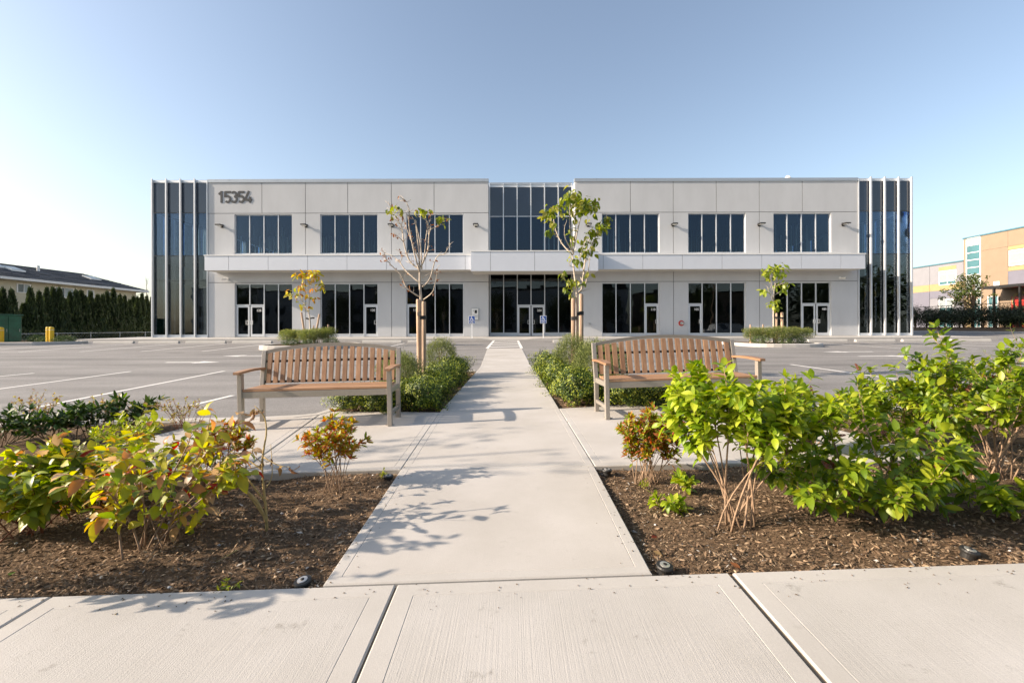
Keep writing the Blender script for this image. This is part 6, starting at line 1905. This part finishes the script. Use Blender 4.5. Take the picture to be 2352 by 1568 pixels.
# stair window
m_ = MB(); sz = [RP(835, v).z for v in (240, 345, 448, 550, 655, 755, 860, 1010)]
m_.box(XR - .06, XR + .1, sa - .1, sa, zc - 1.0, zT - .1); m_.box(XR - .06, XR + .1, sc_, sc_ + .1, zc - 1.0, zT - .1)
for z in sz: m_.box(XR - .05, XR + .1, sa, sc_, z - .05, z + .05)
sw = m_.build('window', M['trimw'], rb_)
for i in range(len(sz) - 1):
    m_ = MB(); m_.box(XR, XR + .03, sa, sc_, sz[i + 1] + .05, sz[i] - .05); m_.build('pane', M['blind' if i in (0, 5, 6) else 'tealglass'], sw)
wl('wall_panel', 'cream', sa - .1, sc_ + .1, .3, zc - 1.02)
def rwin(z0_, z1_, px0, px1, cols, rows, keys):
    y0, y1 = RP(px1, 700).y, RP(px0, 700).y
    m_ = MB(); t = .09
    m_.box(XR - .05, XR, y0, y0 + t, z0_, z1_); m_.box(XR - .05, XR, y1 - t, y1, z0_, z1_)
    for z in [z0_] + [z0_ + (z1_ - z0_) * q for q in rows] + [z1_ - t]: m_.box(XR - .045, XR, y0 + t, y1 - t, z, z + t)
    for q in range(1, cols): yy = y0 + (y1 - y0) * q / cols; m_.box(XR - .05, XR - .001, yy - t / 2, yy + t / 2, z0_ + t, z1_ - t)
    f = m_.build('window', M['trimw'], rb_)
    zz = [z0_] + [z0_ + (z1_ - z0_) * q for q in rows] + [z1_]
    for i in range(len(zz) - 1):
        for q in range(cols):
            a = y0 + (y1 - y0) * q / cols; c = y0 + (y1 - y0) * (q + 1) / cols
            m_ = MB(); m_.box(XR - .02, XR - .002, a + .04, c - .04, zz[i] + .05, zz[i + 1] - .02); m_.build('pane', M[keys[i]], f)
yy0, yy1 = RP(475, 700), RP(475, 900)
rwin(RP(480, 895).z, RP(480, 695).z, 358, 598, 2, (.25, .72), ('tealglass', 'blind', 'blind'))
wl('cream_band', 'cream', RP(595, 650).y, RP(350, 650).y, RP(475, 700).z + .04, RP(475, 650).z + .1, XR - .01)
rwin(zw0, zw1, 1325, 1900, 2, (.22, .72), ('blind', 'blind', 'blind'))
rwin(.9, RP(420, 1095).z, 355, 560, 2, (.7,), ('tealglass', 'blind'))
rwin(.9, RP(1100, 1050).z, 1030, 1180, 2, (.7,), ('tealglass', 'tealglass'))
rwin(.9, RP(890, 1075).z, 830, 940, 2, (.75,), ('tealglass', 'tealglass'))
m_ = MB(); m_.box(XR - .03, XR, RP(225, 1020).y, Yend - 12, .4, RP(100, 1030).z); m_.build('overhead_door', M['purple'], rb_)
m_ = MB(); m_.box(XR - .05, XR - .001, RP(1195, 880).y, RP(1115, 880).y, RP(1150, 915).z, RP(1150, 850).z); m_.build('wall_vent', M['trimw'], rb_)
# canopy with posts
m_ = MB(); m_.box(XR - 2.6, XR - .02, Y0, RP(960, 940).y - 2, zc - .28, zc - .02); cn = m_.build('canopy', M['black'], rb_)
for q in (1120, 1480):
    yq = (XR - 2.4) / (((cR((q, 1000))[0]) - CX) / F); m_ = MB(); m_.box(XR - 2.5, XR - 2.34, yq - .08, yq + .08, .5, zc - .28); m_.build('post', M['black'], cn)
m_ = MB(); q0 = RP(1350, 1060); q1 = RP(1800, 1250); m_.box(XR + .03, XR + .09, q1.y, q0.y, .9, q0.z); rm = m_.build('red_banner', M['red'], rb_)
m_ = MB(); cyy, czz = RP(1490, 1100).y, RP(1490, 1110).z
for k in range(24):
    a0, a1 = 2 * PI * k / 24, 2 * PI * (k + 1) / 24
    m_.add([(XR + .02, cyy + rr * math.cos(a), czz + rr * math.sin(a)) for a, rr in ((a0, .9), (a1, .9), (a1, .7), (a0, .7))], [(0, 1, 2, 3)])
m_.build('ring_emblem', M['cream'], rm)
# dark hedge shrubs on the berm
HBC = [(.022, .034, .014), (.035, .052, .02), (.014, .022, .010), (.055, .075, .03)]
HB = [dome_mesh('hedge_foliage', 1700, .62, 1.75, .14, .06, HBC, [.42, .3, .18, .1], upness=.8, shell=(.3, 1.05), lump=.28, tang=True) for _ in range(3)]
HBS = stems_mesh(5, 1.4, .35, .03)
pos = [(20, 1190, 'half hidden by the right corner bay'), (165, 1215, 'first beside the right corner bay'), (255, 1225, 'second from the right corner bay'), (335, 1200, 'third from the right corner bay'), (420, 1215, 'left of the pale young trunk'), (520, 1190, 'in front of the roadside tree foliage'), (620, 1200, 'fifth from the building corner'), (690, 1195, 'right under the roadside tree crown'), (825, 1180, 'standing apart at the tree trunk'), (985, 1185, 'right of the gap by the tree'), (1140, 1180, 'before the canopy post'), (1255, 1185, 'between canopy post and red banner'), (1345, 1190, 'under the left edge of the red banner'), (1430, 1200, 'under the red banner, near the picture edge'), (1560, 1190, 'at the right picture edge')]
XB = 43.6
for i, (zx, zy, lab) in enumerate(pos):
    t = WX(*cR((zx, zy)), XB); zb = .92; h = max(1.3, t.z - zb)
    mound('hedge_shrub', HB[i % 3], HBS, (XB + rng.uniform(-.15, .15), t.y, zb), rng.uniform(.92, 1.2), 'dark upright hedge shrub on the berm, ' + lab, 'hedge shrub', 'dark hedge shrubs on the right', h / 1.75)
# roadside tree
XT = 45.3
tt = WX(*cR((820, 745)), XT); yT = tt.y; zb = 1.0
e = empty('roadside_tree', (XT, yT, zb), 'green round crowned tree before the teal stair window', 'tree')
bs = Vector((XT, yT, zb))
m_ = MB(); m_.tube([(0, 0, -.1), (.0, 0, 1.6), (.05, 0, 3.0), (0, 0, 4.6)], [.13, .11, .08, .02], 8)
cl = [(800, 790, 70), (860, 790, 60), (730, 830, 75), (850, 870, 70), (690, 900, 80), (760, 930, 80), (640, 960, 70), (860, 960, 55), (560, 1000, 70), (500, 970, 45), (640, 1040, 85), (730, 1050, 80), (560, 1090, 80), (650, 1130, 80), (520, 1150, 55), (740, 1150, 60), (980, 880, 45), (940, 800, 30), (970, 1010, 60), (1000, 1040, 35), (900, 1000, 40), (500, 1070, 40), (820, 1000, 60), (600, 900, 40)]
PP = []
for x, y, rd in cl:
    c = WX(*cR((x, y)), XT + rng.uniform(-.9, .9)) - bs; c.y = (WX(*cR((x, y)), XT) - bs).y
    R = (WX(*cR((x, y - rd)), XT).z - WX(*cR((x, y)), XT).z)
    m_.tube([(0, 0, min(3.2, max(1.3, c.z * .55))), c * .6 + Vector((0, 0, .6)), c], [.05, .03, .012], 5)
    nn = int(95 * (rd / 65) ** 2)
    d = NR.normal(0, 1, (nn, 3)); d /= np.linalg.norm(d, axis=1, keepdims=True); d *= (NR.random(nn) ** .45)[:, None]
    PP.append(np.array(c) + d * R * np.array([1, 1.25, .9]))
m_.build('trunk', M['bark2'], e, True)
P = np.concatenate(PP); k = len(P)
V, T, C_ = leaf_cloud(P, NR.normal(0, 1, (k, 3)) + np.array([0, 0, -.3]), NR.normal(0, .6, (k, 3)) + np.array([-.3, -.3, 1]), NR.uniform(.13, .27, k), NR.uniform(.09, .17, k), pick([(.06, .095, .018), (.10, .14, .025), (.15, .18, .035), (.035, .06, .015)], [.35, .3, .15, .2], k))
o = raw_mesh('crown', V, T, C_, M['leaf'], e)
# chain link fence behind the hedge
e = empty('chain_link_fence', (46.4, 45, 1.0), 'tall dark chain link fence behind the right hedge', 'fence')
zf = WX(*cR((900, 1165)), 46.4).z
m_ = MB(); m_.tube([(46.4, 22, zf), (46.4, 70, zf)], .03, 6); m_.build('top_rail', M['black'], e)
for y in np.arange(24, 70, 3.0):
    m_ = MB(); m_.tube([(46.4, y, .9), (46.4, y, zf + .05)], .035, 6); m_.build('post', M['black'], e)
m_ = MB()
for y in np.arange(24, 69, .3):
    m_.tube([(46.4, y, 1.0), (46.4, y + 1.0, zf)], .004, 3, cap=False); m_.tube([(46.4, y + 1.0, 1.0), (46.4, y, zf)], .004, 3, cap=False)
m_.build('wire_mesh', M['black'], e, kind='stuff')

# ================================================================== ACROSS THE STREET (mirrored in the facade glass)
sr = MB(); sr.add([(-90, -14, -.42), (90, -14, -.42), (90, -3.0, -.30), (-90, -3.0, -.30)], [(0, 1, 2, 3)]); sr.build('street', M['asphalt'], kind='structure')
def opposite(x0, x1, y, h, roof, lab, key):
    e = empty('townhouse', ((x0 + x1) / 2, y, -.4), lab, 'building', 'buildings across the street')
    m_ = MB(); m_.box(x0, x1, y - 9, y, -.5, h); m_.build('wall', M[key], e)
    m_ = MB(); m_.box(x0 - .2, x1 + .2, y - 9.2, y + .2, h, h + .25); m_.build('roof', M['black'], e)
    n = int((x1 - x0) / 3)
    pn = MB(); pn.box(-.8, .8, 0, .05, -.75, .75); pm = pn.mesh('window', M['spandrel'])
    for i in range(n):
        for z in (1.3, 4.4):
            if z + .8 < h: o = bpy.data.objects.new('window', pm); link(o, e); o.location = (x0 + 1.5 + 3 * i, y + .01, z)
opposite(-60, -34, -21, 8.2, 0, 'grey townhouse row across the street, mirrored in the left corner bay', 'wall')
opposite(-31, -8, -22, 8.6, 0, 'dark gabled block across the street, mirrored in the left shop windows', 'lilac')
opposite(-5, 22, -22, 8.8, 0, 'grey block across the street, mirrored in the entrance glazing', 'wall')
opposite(25, 48, -21, 7.6, 0, 'pale block across the street, mirrored in the right shop windows', 'tan')
TRC = [(.04, .06, .015), (.06, .09, .02), (.03, .045, .012)]
TR = [dome_mesh('tree_crown', 2600, 2.2, 6.0, .42, .26, TRC, [.4, .35, .25], lump=.35, shell=(.3, 1.05)) for _ in range(2)]
m_ = MB(); m_.tube([(0, 0, -1.5), (0, 0, 1), (0, 0, 4)], [.2, .16, .05], 7); TRT = m_.mesh('trunk', M['bark2'])
for i, (x, y, s) in enumerate([(-48, -16, 1.0), (-30, -15.5, .9), (-22, -16, 1.05), (-12, -15.5, .95), (-2, -16, 1.0), (9, -15.5, .9), (17, -16, 1.0), (26, -16, .95), (34, -15.5, 1.15), (46, -16, 1.4), (56, -18, 1.7), (64, -14, 1.6)]):
    e = empty('street_tree', (x, y, .2), 'street tree across the road, mirrored in the glass, ' + ordn[i] + ' from the left', 'tree', 'street trees across the road')
    inst(TR[i % 2], 'crown', e, mw=Matrix.Translation((0, 0, 1.0)) @ Matrix.Diagonal((s, s, s, 1)) @ Matrix.Rotation(i * 1.3, 4, 'Z')); inst(TRT, 'trunk', e, mw=Matrix.Translation((0, 0, .6)))
# white pickup with a canopy, parked by the street
px_, py_ = 31.6, -4.2
e = empty('pickup_truck', (px_, py_, -.32), 'white pickup truck with bed cap, mirrored in the window beside door 105', 'pickup truck')
side = [(-2.75, .45), (-2.85, .75), (-2.80, 1.02), (-1.55, 1.15), (-.75, 1.80), (.55, 1.86), (.75, 1.84), (2.75, 1.80), (2.85, 1.0), (2.85, .55), (2.3, .45)]
m_ = MB(); n = len(side)
lo = [(x, -.92 if z < 1.2 else -.78, z) for x, z in side]; hi = [(x, .92 if z < 1.2 else .78, z) for x, z in side]
m_.add(lo + hi, [tuple(range(n - 1, -1, -1)), tuple(range(n, 2 * n))] + [(i, (i + 1) % n, n + (i + 1) % n, n + i) for i in range(n)])
m_.build('body', M['carwhite'], e, True, bevel=.04)
for s in (-1, 1):
    for a, c, d, f in ((-1.2, -.35, 1.22, 1.72), (-.28, .5, 1.22, 1.74)):
        m_ = MB(); yo = s * .885
        m_.hexa([(a, min(yo, yo - s * .03), d), (c, min(yo, yo - s * .03), d), (c, max(yo, yo - s * .03), d), (a, max(yo, yo - s * .03), d)], [(a + .35 * (a < -1), s * .80 - .015, f), (c, s * .80 - .015, f), (c, s * .80 + .015, f), (a + .35 * (a < -1), s * .80 + .015, f)])
        m_.build('side_window', M['spandrel'], e, True)
    for wx in (-1.85, 1.75):
        m_ = MB(); m_.tube([(wx, s * .72, .38), (wx, s * .96, .38)], .39, 20); wh = m_.build('wheel', M['tyre'], e, True)
        m_ = MB(); m_.tube([(wx, s * .965, .38), (wx, s * .975, .38)], .24, 16); m_.build('rim', M['galv'], wh, True)
    m_ = MB(); m_.box(2.84, 2.87, s * .8 - .08, s * .8 + .08, .95, 1.25); m_.build('tail_light', M['red'], e, True)
# utility pole
e = empty('utility_pole', (33, -10, -.4), 'wooden utility pole with crossarm, mirrored in an upper window', 'utility pole')
m_ = MB(); m_.tube([(0, 0, 0), (0, 0, 10.5)], [.16, .11], 8); m_.build('pole', M['bark2'], e, True)
m_ = MB(); m_.box(-1.2, 1.2, -.06, .06, 9.4, 9.55); m_.build('crossarm', M['bark2'], e, True)
m_ = MB()
for x in (-1.1, 0, 1.1):
    m_.tube([(-110, x, 9.4), (-60, x, 9.0), (0, x, 9.6), (60, x, 9.0)], .012, 4)
m_.build('wires', M['black'], e, True)
